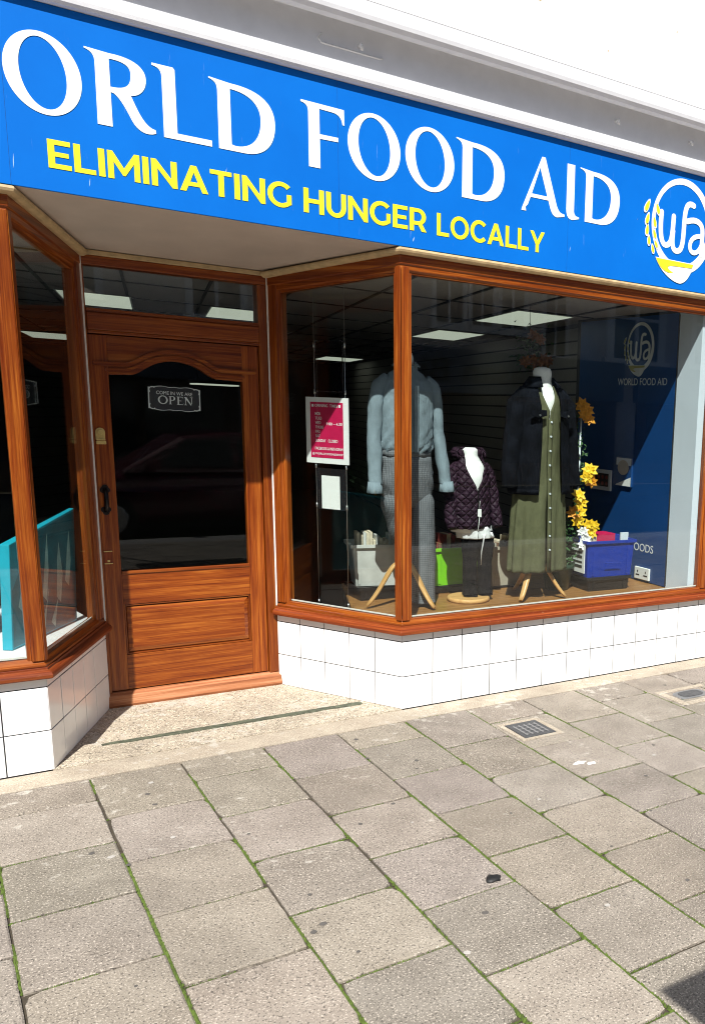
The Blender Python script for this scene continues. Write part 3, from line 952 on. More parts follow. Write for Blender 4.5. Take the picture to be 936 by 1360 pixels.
for (x, z, w_, h_) in ((-1.468, 2.255, .004, .05), (-1.235, 2.235, .004, .03), (-0.755, 2.355, .005, .035), (0.045, 2.225, .008, .022), (0.905, 2.300, .004, .024), (0.62, 2.262, .003, .018), (-1.10, 2.315, .003, .014), (1.33, 2.52, .010, .003)):
    sc_.append([[(x, z), (x + w_ * .6, z + h_ * .3), (x + w_, z + h_), (x + w_ * .3, z + h_ * .6)]])
flat_shapes('scuff_mark', sc_, plain('pale_scuff', (0.45, 0.58, 0.72), 0.8), sign, smap(0.0002), 0.0003)
# emblem: ring, bowl, ears of wheat, script letters
cx, cz = 1.655, 2.530
ring_o = ell(cx, cz, 0.222, 0.248, 72); ring_i = ell(cx - .007, cz + .008, 0.190, 0.208, 72)
def emblem(parent, mapper, rm, ym, sub=1.0):
    def tr(l): return [[tuple(p) for p in q] for q in l]
    o = flat_shapes('emblem_ring', [[ring_o, ring_i]], rm, parent, mapper(0.0003))
    bowl = [(1.470, 2.350), (1.750, 2.346)] + bez((1.750, 2.346), (1.735, 2.275), (1.690, 2.232), (1.652, 2.231), 10)[1:] + bez((1.652, 2.231), (1.59, 2.234), (1.50, 2.285), (1.470, 2.350), 12)[1:-1]
    flat_shapes('emblem_bowl', [[bowl]], rm, parent, mapper(0.0021))
    fill = [(1.474, 2.346), (1.748, 2.342)] + [(1.738, 2.322), (1.60, 2.318)] + bez((1.60, 2.318), (1.55, 2.318), (1.545, 2.30), (1.60, 2.283), 6)[1:] + bez((1.60, 2.283), (1.56, 2.27), (1.50, 2.29), (1.474, 2.346), 8)[1:-1]
    flat_shapes('emblem_bowl_fill', [[fill]], ym, parent, mapper(0.0039))
    lv = []
    for (x, z, a, r) in ((1.397, 2.600, 65, .040), (1.402, 2.535, 75, .036), (1.403, 2.480, 85, .034), (1.418, 2.428, 95, .030), (1.448, 2.388, 105, .028), (1.470, 2.595, 112, .036), (1.452, 2.525, 105, .034), (1.455, 2.465, 112, .032), (1.468, 2.415, 120, .028)):
        ca, sa = math.cos(R_(a)), math.sin(R_(a))
        lv.append([[(x + u * ca - v * sa, z + u * sa + v * ca) for u, v in [(r * math.cos(t_), r * .38 * math.sin(t_) * (1 - .3 * math.cos(t_))) for t_ in [2 * math.pi * i / 14 for i in range(14)]]]])
    flat_shapes('emblem_leaf', lv, rm, parent, mapper(0.0023))
    lv2 = [[[(sum(p[0] for p in l[0]) / len(l[0]) + (p[0] - sum(q[0] for q in l[0]) / len(l[0])) * .72, sum(p[1] for p in l[0]) / len(l[0]) + (p[1] - sum(q[1] for q in l[0]) / len(l[0])) * .72) for p in l[0]]] for l in lv]
    flat_shapes('emblem_leaf_fill', lv2, ym, parent, mapper(0.0041))
    st = []
    wd = 0.030
    st.append(bez((1.500, 2.585), (1.495, 2.52), (1.495, 2.42), (1.540, 2.420), 10) + bez((1.540, 2.420), (1.583, 2.425), (1.585, 2.47), (1.588, 2.575), 8)[1:])
    st.append(bez((1.588, 2.50), (1.58, 2.43), (1.590, 2.395), (1.625, 2.400), 8) + bez((1.625, 2.400), (1.668, 2.405), (1.663, 2.47), (1.666, 2.56), 8)[1:] + bez((1.666, 2.56), (1.668, 2.64), (1.685, 2.668), (1.730, 2.652), 8)[1:])
    st.append(bez((1.690, 2.565), (1.75, 2.590), (1.805, 2.575), (1.805, 2.52), 8) + [(1.805, 2.47), (1.804, 2.405)])
    st.append(bez((1.800, 2.500), (1.74, 2.500), (1.715, 2.470), (1.715, 2.435), 8) + bez((1.715, 2.435), (1.718, 2.398), (1.775, 2.392), (1.800, 2.450), 8)[1:])
    for i, s_ in enumerate(st):
        flat_shapes('emblem_script', [[stroke(s_, wd * (.85 if i == 3 else 1))]], rm, parent, mapper(0.0003 + .0006 * i))
emblem(sign, smap, VINYL, YELLOW)

# ------------------------------------------------------------------ bay windows
DZ = -0.082                                             # the splay head falls towards the door
def bay(label, C, D, nrm, far_x, left):
    t = thing('bay_window', label, 'shop window', (C.x, 0, 0.39))
    d = (D - C).normalized()
    mt = mitre(FN, nrm)
    far = Vector((far_x, 0)); fd = (far - C).normalized()
    De = D + d * 0.0
    def path(z1=0.0): return [(tuple(far), (0, -1)), (tuple(C), tuple(mt)), (tuple(De), tuple(nrm), z1)]
    def part(name, prof, mt_, z1=0.0, bev=0.0015, p=None):
        m = MB(); m.sweep(prof, p or path(z1)); return m.build(name, mt_, t, bev)
    part('sill', [(-0.055, 0.388), (0.026, 0.388), (0.030, 0.392), (0.031, 0.404), (0.027, 0.414), (0.018, 0.419), (0.010, 0.421), (0.009, 0.431), (-0.055, 0.431)], WOOD_SILL)
    part('bottom_rail', [(-0.05, 0.4315), (0.004, 0.4315), (0.004, 0.442), (-0.004, 0.447), (-0.012, 0.462), (-0.05, 0.466)], WOOD)
    part('head_rail', [(-0.05, 2.088), (-0.012, 2.088), (-0.010, 2.098), (-0.002, 2.104), (-0.001, 2.125), (0.005, 2.130), (0.005, 2.168), (-0.05, 2.168)], WOOD, DZ)
    part('head_bead', [(-0.05, 2.1685), (0.020, 2.1685), (0.034, 2.176), (0.038, 2.186), (0.036, 2.1935), (0.028, 2.1965), (-0.05, 2.1965)], GOLDTRIM, DZ - 0.006)
    part('glazing_bead', [(-0.034, 0.4665), (-0.029, 0.4665), (-0.029, 0.473), (-0.034, 0.473)], CAULK, bev=0)
    # corner post: two stiles meeting at the arris
    m = MB()
    z0, z1 = 0.455, 2.12
    fs = 0.058 * (1 if fd.x > 0 else -1)
    a = C; ins = -mt * 0.052
    pl = [(C.x + fs, 0.003), (C.x + fs, 0.05), (C.x + ins.x, C.y + ins.y), (C.x + (0.0015 if fd.x > 0 else -.0015), 0.003)]
    pl[0] = (C.x + fs, 0.004); pl[1] = (C.x + fs * .98, 0.052)
    def ccw(p):
        ar = sum(p[i][0] * p[(i + 1) % len(p)][1] - p[(i + 1) % len(p)][0] * p[i][1] for i in range(len(p)))
        return p if ar > 0 else p[::-1]
    e = 0.0012 if fd.x > 0 else -0.0012
    m.prism(ccw([(C.x + e, 0.0), (C.x + fs * .74, 0.0), (C.x + fs * .76, 0.010), (C.x + fs, 0.010), (C.x + fs, 0.05), (C.x + ins.x + e, 0.05)]), z0, z1)
    m.build('corner_stile', WOOD, t, 0.0035)
    m = MB()
    q = lambda u, v: tuple(C + d * u - nrm * v)
    m.prism(ccw([q(0.0012, 0), q(0.036, 0), q(0.037, 0.010), q(0.050, 0.010), q(0.050, 0.05), (C.x + ins.x - e, 0.052)]), z0, z1)
    m.build('corner_stile', WOOD, t, 0.0035)
    Ln = (D - C).length
    m = MB()
    m.prism(ccw([q(Ln - 0.002, -0.002), q(Ln - 0.060, -0.002), q(Ln - 0.062, 0.008), q(Ln - 0.078, 0.010), q(Ln - 0.078, 0.05), q(Ln - 0.002, 0.05)]), 0.455, 2.05)
    m.build('door_side_stile', WOOD, t, 0.0025)
    m = MB()
    sg = 1 if fd.x > 0 else -1
    m.prism(ccw([(far_x - sg * .125, 0.002), (far_x, 0.002), (far_x, 0.052), (far_x - sg * .14, 0.052), (far_x - sg * .14, 0.012), (far_x - sg * .126, 0.012)]), 0.455, 2.12)
    m.build('outer_stile', WOOD, t, 0.0025)
    # panes
    m = MB()
    m.prism(ccw([(C.x + fs * .9, 0.022), (far_x - sg * .13, 0.022), (far_x - sg * .13, 0.026), (C.x + fs * .9, 0.026)]), 0.458, 2.10)
    m.build('pane', GLASS, t)
    m = MB()
    b = len(m.v)
    for o_ in (0.022, 0.026):
        for u in (0.045, Ln - 0.07):
            for z in (0.458, 2.10 + DZ * u / Ln):
                p = C + d * u - nrm * o_
                m.v.append((p.x, p.y, z))
    for f in ((0, 1, 3, 2), (4, 6, 7, 5), (0, 4, 5, 1), (2, 3, 7, 6), (0, 2, 6, 4), (1, 5, 7, 3)): m.face(f)
    m.build('pane', GLASS, t)
    # white sealant strip where the splay meets the door frame
    m = MB()
    pp = D + nrm * 0.0035 - d * 0.004
    m.prism([(pp.x - .0035, pp.y - .0035), (pp.x + .0035, pp.y - .0035), (pp.x + .0035, pp.y + .003), (pp.x - .0035, pp.y + .003)], 0.436, 2.10)
    m.build('sealant', CAULK, t)
    return t
bay('wooden framed corner window to the right of the door with dressed mannequins inside', RC, RD, rn, 2.12, False)
bay('wooden framed corner window to the left of the door, mostly outside the picture', LC, LD, ln_, XL, True)

# ------------------------------------------------------------------ door frame and door
DY = 0.721
X0, X1 = -1.187, -0.397
fr = thing('door_frame', 'mahogany door frame with glazed transom over the shop door', 'door frame', (-0.79, DY, 0))
m = MB(); m.box((X0 - .016, 0.7165, 0.071), (-1.1745, 0.80, 2.049)); m.build('jamb', WOOD, fr, 0.002)
m = MB(); m.box((-0.4285, 0.7165, 0.071), (X1 + .030, 0.80, 2.049)); m.build('jamb', WOOD, fr, 0.002)
m = MB(); m.box((-1.174, 0.712, 1.757), (-0.429, 0.80, 1.772)); m.box((-1.174, 0.706, 1.7725), (-0.429, 0.80, 1.846)); m.box((-1.174, 0.716, 1.8465), (-0.429, 0.80, 1.866)); m.build('transom_rail', WOOD, fr, 0.003)
m = MB(); m.box((X0 - .018, 0.7145, 2.0495), (X1 + .018, 0.80, 2.090)); m.build('head', WOOD, fr, 0.003)
m = MB(); m.box((X0 + .001, 0.706, 2.0905), (X1 - .001, 0.80, 2.112)); m.build('head_bead', GOLDTRIM, fr, 0.003)
m = MB(); m.box((-1.174, 0.750, 1.8665), (-0.429, 0.754, 2.049)); m.build('transom_pane', GLASS, fr)
m = MB()
m.v += []
b = len(m.v)
m.sweep([(-0.10, 0.0), (0.015, 0.0), (0.020, 0.015), (0.012, 0.055), (-0.012, 0.070), (-0.10, 0.0705)], [((X0 - .012, 0.71), (0, -1)), ((X1 + .04, 0.71), (0, -1))])
m.build('threshold', WOOD_BARE, fr, 0.003)

dr = thing('shop_door', 'mahogany shop door with arched glass and a closed leaf', 'door', (-0.80, 0.735, 0.076))
FYd, BYd = 0.735, 0.777
m = MB(); m.box((-1.172, FYd, 0.076), (-1.0985, BYd, 1.752)); m.build('stile', WOOD, dr, 0.0015)
m = MB(); m.box((-0.5095, FYd, 0.076), (-0.431, BYd, 1.752)); m.build('stile', WOOD, dr, 0.0015)
m = MB(); m.box((-1.098, FYd + .001, 0.076), (-0.510, BYd, 0.250), (1, 0, 0)); m.build('bottom_rail', WOOD, dr, 0.0015)
m = MB(); m.box((-1.098, FYd + .001, 0.500), (-0.510, BYd, 0.652), (1, 0, 0)); m.build('lock_rail', WOOD, dr, 0.0015)
arch = [(-1.098, 1.578), (-1.005, 1.583)] + bez((-1.005, 1.583), (-0.955, 1.588), (-0.93, 1.652), (-0.820, 1.655), 12)[1:] + bez((-0.820, 1.655), (-0.70, 1.652), (-0.675, 1.588), (-0.625, 1.583), 12)[1:] + [(-0.510, 1.578)]
dmap = lambda d0: (lambda u, v, w_: (u, d0 - w_, v))
flat_shapes('top_rail', [[[(-0.510, 1.752), (-1.098, 1.752)] + arch]], WOOD, dr, dmap(BYd), BYd - FYd - .001, (1, 0, 0))
am = [(-1.152, 1.626), (-1.035, 1.626)] + bez((-1.035, 1.626), (-0.975, 1.628), (-0.95, 1.694), (-0.820, 1.697), 14)[1:] + bez((-0.820, 1.697), (-0.69, 1.694), (-0.665, 1.628), (-0.605, 1.626), 14)[1:] + [(-0.455, 1.624)]
flat_shapes('arch_moulding', [[stroke(am, 0.018)]], WOOD, dr, dmap(FYd), 0.010, (1, 0, 0), 0.003)
am2 = [(p[0] * 1.0, p[1] - 0.019) for p in am[1:-1]]
flat_shapes('arch_moulding', [[stroke([(-1.105, 1.600)] + [(p[0], p[1] - .004) for p in am2] + [(-0.505, 1.599)], 0.012)]], WOOD, dr, dmap(FYd), 0.005, (1, 0, 0), 0.002)
# raised panel
m = MB(); m.box((-1.0975, FYd + .016, 0.2505), (-0.5105, BYd - .01, 0.4995), (1, 0, 0))
b = len(m.v)
m.rings([[(-1.066 - e, y, 0.284 - e), (-0.542 + e, y, 0.284 - e), (-0.542 + e, y, 0.466 + e), (-1.066 - e, y, 0.466 + e)] for e, y in ((0.022, FYd + .0155), (0.019, FYd + .010), (0.0, FYd + .003))], sm=False, cap0=False, g=(1, 0, 0))
m.build('raised_panel', WOOD, dr)
m = MB()
for (a, b_) in (((-1.0975, 0.251), (-1.090, 0.499)), ((-0.518, 0.251), (-0.5105, 0.499))): m.box((a[0], FYd + .004, a[1]), (b_[0], FYd + .016, b_[1]))
for (a, b_) in (((-1.0895, 0.251), (-0.5185, 0.258)), ((-1.0895, 0.492), (-0.5185, 0.499))): m.box((a[0], FYd + .004, a[1]), (b_[0], FYd + .016, b_[1]))
m.build('panel_moulding', WOOD, dr, 0.002)
m = MB(); m.box((-1.098, FYd - .004, 0.648), (-0.510, FYd + .012, 0.664)); m.build('glazing_ledge', WOOD, dr, 0.003)
flat_shapes('pane', [[[(-0.512, 0.655)] + arch[::-1] + [(-1.096, 0.655)]]], DOORGLASS, dr, dmap(FYd + .022), 0.004)
# brass cylinder pull: rounded top plate, hooded lip, lower bar
bm_ = [(-1.168, 1.283), (-1.130, 1.283), (-1.129, 1.318)] + bez((-1.129, 1.318), (-1.130, 1.344), (-1.166, 1.346), (-1.168, 1.318), 10)[1:]
lk = flat_shapes('lock_plate', [[bm_]], BRASS, dr, dmap(FYd), 0.006, bev=0.002)
m = MB(); m.tube([(-1.149, FYd - .004, 1.317), (-1.149, FYd - .014, 1.317)], [.013, .012], 16, sm=False); m.build('cylinder', BRASS, lk, 0.001)
m = MB(); m.rings([[(x, y, z) for x in ()] for z in ()]) if False else None
m.box((-1.168, FYd - .016, 1.281), (-1.130, FYd - .006, 1.287)); m.box((-1.168, FYd - .010, 1.263), (-1.127, FYd - .0005, 1.278)); m.build('pull_lip', BRASS, lk, 0.002)
# black ornamental pull handle
hd = thing
m = MB()
def trefoil(cx, cz, up):
    o = []
    for k in range(36):
        a = 2 * math.pi * k / 36
        r = 0.0155 + 0.006 * abs(math.cos(1.5 * (a - (math.pi / 2 if up else -math.pi / 2))))
        o.append((cx + math.cos(a) * r * 1.05, cz + math.sin(a) * r))
    return o
h = flat_shapes('handle', [[trefoil(-1.145, 1.056, True)], [trefoil(-1.146, 0.957, False)]], BLACKIRON, dr, dmap(FYd), 0.005, bev=0.0015)
m.tube([(-1.145, FYd - .004, 1.056), (-1.145, FYd - .020, 1.048), (-1.1455, FYd - .032, 1.025), (-1.1455, FYd - .033, 0.990), (-1.146, FYd - .020, 0.965), (-1.146, FYd - .004, 0.957)], [.009, .009, .010, .010, .009, .009], 8)
m.build('grip', BLACKIRON, h)
# square escutcheon with worn brass edges
m = MB(); m.box((-1.166, FYd - .003, 0.708), (-1.133, FYd - .0004, 0.760)); es = m.build('lock_escutcheon', WOOD_SILL, dr, 0.001)
m = MB(); m.box((-1.167, FYd - .006, 0.761), (-1.132, FYd - .0004, 0.765)); m.box((-1.167, FYd - .006, 0.703), (-1.132, FYd - .0004, 0.707)); m.box((-1.154, FYd - .005, 0.712), (-1.144, FYd - .0032, 0.722)); m.build('brass_edge', BRASS, es)

# OPEN sign hung behind the door glass
op = thing('open_sign', 'small black scrolled sign reading COME IN WE ARE OPEN behind the door glass', 'open sign', (-0.82, 0.775, 1.48))
OP = lambda d0: (lambda u, v, w_: (-0.8175 + (u * math.cos(.02) + v * math.sin(.02)), 0.772 - d0 - w_, 1.481 + (v * math.cos(.02) - u * math.sin(.02) * 1.2)))
ow, oh = 0.112, 0.052
def scroll_edge(k):
    o = []
    n = 40
    for i in range(n):
        u = -ow + 2 * ow * i / n; o.append((u * k, (-oh - .006 * math.exp(-(u / .02) ** 2) + .004 * math.cos(u * 2 * math.pi / ow)) * k))
    for i in range(10): o.append((ow * k, (-oh + 2 * oh * i / 10) * k + .004 * (1 - i / 5)))
    for i in range(n):
        u = ow - 2 * ow * i / n; o.append((u * k, (oh + .006 * math.exp(-(u / .02) ** 2) - .004 * math.cos(u * 2 * math.pi / ow)) * k))
    for i in range(10): o.append((-ow * k, (oh - 2 * oh * i / 10) * k - .004 * (1 - i / 5)))
    return o
flat_shapes('plate', [[scroll_edge(1.03)]], BLACKVINYL, op, OP(0), 0.003)
flat_shapes('border', [[scroll_edge(1.03), scroll_edge(0.985)]], SIGNPRINT, op, OP(0.0032), 0.0006)
cn = []
for sx in (-1, 1):
    for sz in (-1, 1):
        cn.append([stroke(bez((sx * .108, sz * .028), (sx * .118, sz * .045), (sx * .10, sz * .058), (sx * .088, sz * .048), 8), 0.0035)])
flat_shapes('scrollwork', cn, SIGNPRINT, op, OP(0.0039), 0.0006)
m = MB(); text_into(m, 'COME IN WE ARE', (-0.080, 0.080, 0.018, 0.034), OP(0.0032), 0.0, 0.0006); 
def serif_OPEN():
    sh = []
    z0, z1 = -0.026, 0.012; H = z1 - z0
    cxo = -0.052; sh.append([ell(cxo, (z0 + z1) / 2, 0.0215, H / 2 + .001, 32), ell(cxo, (z0 + z1) / 2, 0.0145, H / 2 - .0025, 32)])
    def bar(x, w_, a=z0, b=z1): return [[(x, a), (x + w_, a), (x + w_, b), (x, b)]]
    def ser(x, w_, z): return [[(x - .003, z), (x + w_ + .003, z), (x + w_ + .003, z + .0022), (x - .003, z + .0022)]]
    x = -0.022
    sh += [bar(x, .006, z0 + .0023, z1 - .0023), ser(x, .006, z0), ser(x, .006, z1 - .0022)]
    sh.append([[(x + .0065, z1), (x + .014, z1)] + bez((x + .014, z1), (x + .028, z1), (x + .028, z1 - .020), (x + .014, z1 - .020), 8)[1:] + [(x + .0065, z1 - .020), (x + .0065, z1 - .0175)] + bez((x + .013, z1 - .0175), (x + .0195, z1 - .0175), (x + .0195, z1 - .0025), (x + .013, z1 - .0025), 8) + [(x + .0065, z1 - .0025)]])
    x = 0.013
    sh += [bar(x, .006, z0 + .0023, z1 - .0023), [[(x - .003, z0), (x + .024, z0), (x + .026, z0 + .009), (x + .023, z0 + .0022), (x - .003, z0 + .0022)]], [[(x - .003, z1), (x - .003, z1 - .0022), (x + .020, z1 - .0022), (x + .022, z1 - .008), (x + .0235, z1)]], [[(x + .0065, -.0085), (x + .017, -.0085), (x + .017, -.0062), (x + .0065, -.0062)]]]
    x = 0.047
    sh += [bar(x, .003, z0 + .0023, z1 - .0065), ser(x - .001, .005, z0), [[(x - .004, z1), (x - .004, z1 - .002), (x, z1 - .006), (x + .024, z0), (x + .027, z0), (x + .027, z0 + .004), (x + .006, z1)]], bar(x + .0275, .003, z0 + .006, z1 - .0023), ser(x + .0255, .005, z1 - .0022)]
    return sh
m.build('small_lettering', SIGNPRINT, op)
flat_shapes('lettering', serif_OPEN(), SIGNPRINT, op, OP(0.0032), 0.0006)
m = MB(); m.tube([(-.80, .778, 1.535), (-.80, .778, 1.60)], .0008, 5); m.build('string', BLACKIRON, op)

# ------------------------------------------------------------------ interior
ZS = 0.42
def interior():
    notch = [(-1.54, 0.075), (-1.232, 0.79), (-0.345, 0.79), (0.045, 0.075)]
    m = MB(); m.prism([(XL - .5, 0.79), (4.3, 0.79), (4.3, 11), (XL - .5, 11)], 0.04, 0.068)
    struct(m.build('shop_floor', CARPET))
    m = MB()
    up = [(XL - .2, 0.075)] + notch + [(2.06, 0.075), (2.06, 1.34), (4.3, 1.34), (4.3, 11), (XL - .2, 11)]
    m.poly([(x, y, 2.137) for x, y in up][::-1]); m.poly([(x, y, 2.150) for x, y in up])
    struct(m.build('shop_ceiling', INTCEIL))
    m = MB()
    for k in range(-8, 9):
        x0 = 0.17 + 0.45 * k
        y0 = 0.80 if -1.75 < x0 < 0.03 else 0.09
        y1 = 10.9
        lim = 2.03
        if x0 + .19 * y0 > 2.0: y0 = 1.36
        h = 0.0085
        m.prism([(x0 + .19 * y0 - h, y0), (x0 + .19 * y0 + h, y0), (x0 + .19 * y1 + h, y1), (x0 + .19 * y1 - h, y1)], 2.129, 2.1365)
    for r in range(-1, 11):
        y = 1.12 + 0.93 * r
        x0, x1 = (XL - .1, 4.2)
        if y < 0.8: x0, x1 = (0.05, 1.9)
        if 0.8 < y < 1.35: x1 = 1.9
        m.prism([(x0, y - .0075), (x1, y - .0075), (x1, y + .0075), (x0, y + .0075)], 2.130, 2.1362)
    struct(m.build('shop_ceiling_grid', GRID))
    m = MB()
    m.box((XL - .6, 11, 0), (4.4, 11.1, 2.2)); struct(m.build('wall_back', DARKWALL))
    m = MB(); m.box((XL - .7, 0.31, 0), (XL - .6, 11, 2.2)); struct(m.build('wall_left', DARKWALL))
    # slatwall: stacked boards with dark grooves, running back at a slight angle
    a = Vector((2.03, 1.36)); d = Vector((0.19, 1)).normalized(); nn = Vector((-d.y, d.x))
    m = MB(); e = a + d * 9.8
    m.prism([tuple(a - nn * .05), tuple(e - nn * .05), tuple(e - nn * .012), tuple(a - nn * .012)], 0.05, 2.14)
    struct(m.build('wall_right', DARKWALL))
    m = MB(); z = 0.1
    while z < 2.05:
        m.prism([tuple(a - nn * .011), tuple(e - nn * .011), tuple(e), tuple(a)], z, z + .083)
        z += .096
    tag(m.build('slatwall', SLATW), 'grey slatted display wall running back along the right side of the dim shop', 'slatwall')
    # right reveal of the window and the navy board
    m = MB(); m.box((1.932, 0.055, 0.05), (2.03, 0.262, 2.136)); m.build('window_reveal', WHITEWALL, bld)
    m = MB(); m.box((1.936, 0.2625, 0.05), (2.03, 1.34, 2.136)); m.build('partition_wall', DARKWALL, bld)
    # lit panels set in the ceiling grid
    labs = ['lit ceiling panel nearest the large shop window, above the denim jacket', 'lit ceiling panel behind and left of the nearest one, seen right of the corner post',
            'lit ceiling panel seen at the left of the door transom', 'lit ceiling panel seen at the right end of the door transom',
            'lit ceiling panel far back, seen above the opening times poster', 'lit ceiling panel far back, seen in the left window splay']
    Q = [(1.10, 1.14, .44, .86), (1.12, 3.0, .44, .88), (-1.60, 2.86, .44, .92), (-0.66, 2.96, .46, .86), (1.12, 8.5, .55, 1.0), (-2.36, 7.9, .45, 1.2)]
    for (x0, y0, wd, ln), lb in zip(Q, labs):
        t = thing('ceiling_light', lb, 'ceiling light', (x0 + .19 * y0, y0, 2.12), 'lit panels in the shop ceiling')
        def par(i, z0, z1):
            m = MB()
            m.prism([(x0 + .19 * (y0 + i) + i, y0 + i), (x0 + .19 * (y0 + i) + wd - i, y0 + i), (x0 + .19 * (y0 + ln - i) + wd - i, y0 + ln - i), (x0 + .19 * (y0 + ln - i) + i, y0 + ln - i)], z0, z1)
            return m
        par(0.0, 2.1262, 2.1285).build('frame', PAPER, t)
        par(0.012, 2.1235, 2.1258).build('diffuser', LIGHTPANEL, t)
    t = thing('strip_light', 'thin lit strip light deep in the shop, seen through the door glass', 'strip light', (0.9, 7, 1.65))
    m = MB(); m.box((0.70, 6.95, 1.64), (1.16, 7.25, 1.655)); m.build('diffuser', LIGHTPANEL, t, 0.003)
    m = MB(); m.box((0.68, 6.93, 1.656), (1.18, 7.27, 1.70)); m.build('housing', DARKWALL, t)
    m = MB()
    for x in (0.75, 1.1): m.tube([(x, 7.1, 1.69), (x, 7.1, 2.13)], .004, 6)
    m.build('hanger', BLACKIRON, t)
    # display floors of the two bays
    t = thing('display_platform', 'low wooden display floor inside the large corner window', 'platform', (1, .6, ZS))
    m = MB()
    pl = [(0.022, 0.045), (1.932, 0.045), (1.932, 1.22), (0.16, 1.22), (-0.115, 0.30)]
    m.prism(pl, ZS - .02, ZS, (1, 0, 0)); m.build('deck', PINEFLOOR, t)
    m = MB(); m.prism([(0.05, 0.06), (1.93, 0.06), (1.93, 1.21), (0.17, 1.21), (-0.09, 0.30)], 0.068, ZS - .0205); m.build('plinth', BLACKPL, t)
    t = thing('display_platform', 'pale painted display floor inside the left window', 'platform', (-2, .6, ZS))
    m = MB(); m.prism([(XL, 0.04), (-1.545, 0.04), (-1.250, 0.745), (-1.32, 1.2), (XL, 1.2)], 0.068, ZS + .03); m.build('deck', WHITECLOTH, t)
interior()

# navy board with print, leaflet holders, socket
def board():
    t = thing('display_board', 'navy blue display board with faint printed logo on the right window wall', 'display board', (1.93, .8, 0.42))
    X = 1.931
    m = MB(); m.box((X - .008, 0.262, 0.425), (X + .004, 1.285, 2.118)); m.build('panel', NAVY, t, 0.001)
    m = MB(); m.box((X - .0086, 0.258, 0.43), (X + .003, 0.2615, 2.11)); m.build('edge_strip', BLACKPL, t)
    # print facing -X: u runs towards the street (decreasing Y)
    bm = lambda d0: (lambda u, v, w_: (X - .008 - d0 - w_, u, v))
    def lm(u, v, w_, d0): 
        return (X - .008 - d0 - w_, 0.62 - (u - 1.655) * .62, 1.93 + (v - 2.53) * .62)
    emblem(t, lambda d0: (lambda u, v, w_: lm(u, v, w_ * .5, d0 * .6)), PALEPRINT, OLIVEPRINT)
    tm = lambda d0: (lambda u, v, w_: (X - .008 - d0 - w_, 1.0 - u, v))
    m = MB(); text_into(m, 'WORLD FOOD AID', (0.16, 0.66, 1.690, 1.735), tm(.0003), 0.0, .0006); m.build('lettering', PALEPRINT, t)
    m = MB(); text_into(m, 'GOODS', (0.36, 0.61, 0.62, 0.672), tm(.0003), 0.0, .0006); m.build('lettering', FRAMEWHITE, t)
    lo = thing('leaflet_holder', 'small framed card of dark food pictures on the navy board', 'picture card', (1.92, .96, 1.0))
    m = MB(); m.box((X - .020, 0.86, 0.985), (X - .0085, 1.09, 1.125)); m.build('card', PALEPRINT, lo, 0.001)
    m = MB(); m.box((X - .0215, 0.885, 1.012), (X - .0202, 1.065, 1.10)); m.build('picture', BLACKPL, lo)
    m = MB()
    for i in range(4):
        for j in range(2):
            cy, cz = 0.905 + i * .045, 1.033 + j * .042
            m.rings([[(X - .0217, cy + math.cos(a) * .014, cz + math.sin(a) * .014) for a in [k * math.pi / 6 for k in range(12)]], [(X - .0225, cy + math.cos(a) * .010, cz + math.sin(a) * .010) for a in [k * math.pi / 6 for k in range(12)]]], cap0=False)
    m.build('fruit', REDBOOK, lo)
    lo = thing('leaflet_holder', 'upright leaflet pocket with a round food photo and white corner on the navy board', 'leaflet holder', (1.92, .7, 1.04))
    m = MB(); m.box((X - .022, 0.635, 1.03), (X - .0085, 0.805, 1.222)); m.build('leaflet', NAVY, lo, 0.001)
    m = MB(); m.poly([(X - .0226, .80, 1.17), (X - .0226, .64, 1.17), (X - .0226, .64, 1.218), (X - .0226, .80, 1.218)]); m.build('top_band', PALEPRINT, lo)
    m = MB(); m.rings([[(X - .0229, .725 + math.cos(a) * .06, 1.155 + math.sin(a) * .05) for a in [k * math.pi / 10 for k in range(20)]], [(X - .0245, .725 + math.cos(a) * .045, 1.155 + math.sin(a) * .036) for a in [k * math.pi / 10 for k in range(20)]]], cap0=False); m.build('photo', BEIGEPL, lo)
    m = MB(); m.poly([(X - .0227, .64, 1.034), (X - .0227, .64, 1.095), (X - .0227, .80, 1.040), (X - .0227, .80, 1.034)]); m.build('white_corner', PAPER, lo)
    so_ = thing('wall_socket', 'white double socket low on the navy board', 'socket', (1.92, .5, .44))
    m = MB(); m.box((X - .022, 0.405, 0.437), (X - .0085, 0.555, 0.517)); m.build('plate', PAPER, so_, 0.003)
    m = MB()
    for y in (0.44, 0.52): 
        m.box((X - .0235, y - .018, 0.462), (X - .0222, y + .018, 0.470)); m.box((X - .0235, y - .004, 0.482), (X - .0222, y + .004, 0.496))
    m.build('slot', BLACKPL, so_)
board()

# ------------------------------------------------------------------ mannequins
def ringz(z, cx, cy, rx, ry, n=40, fold=0.0, nf=9, ph=0.0, a0=0.0, a1=360.0, seed=0.0, pw=2.0):
    o = []
    closed = abs(a1 - a0) >= 359.9
    for k in range(n):
        a = R_(a0 + (a1 - a0) * k / (n if closed else n - 1))
        c, s_ = math.cos(a), math.sin(a)
        f = 1 + fold * math.sin(nf * a + ph) + fold * .8 * noise.noise(Vector((c * 2.2 + seed, s_ * 2.2, z * 5)))
        e = 2.0 / pw
        o.append((cx + rx * f * (abs(c) ** e) * (1 if c >= 0 else -1), cy + ry * f * (abs(s_) ** e) * (1 if s_ >= 0 else -1), z))
    return o
def loft(spec, n=40, **kw):
    """spec rows: z, cx, cy, rx, ry, fold, nf"""
    return [ringz(r[0], r[1], r[2], r[3], r[4], n, r[5] if len(r) > 5 else 0, r[6] if len(r) > 6 else 9, r[7] if len(r) > 7 else 0, **kw) for r in spec]
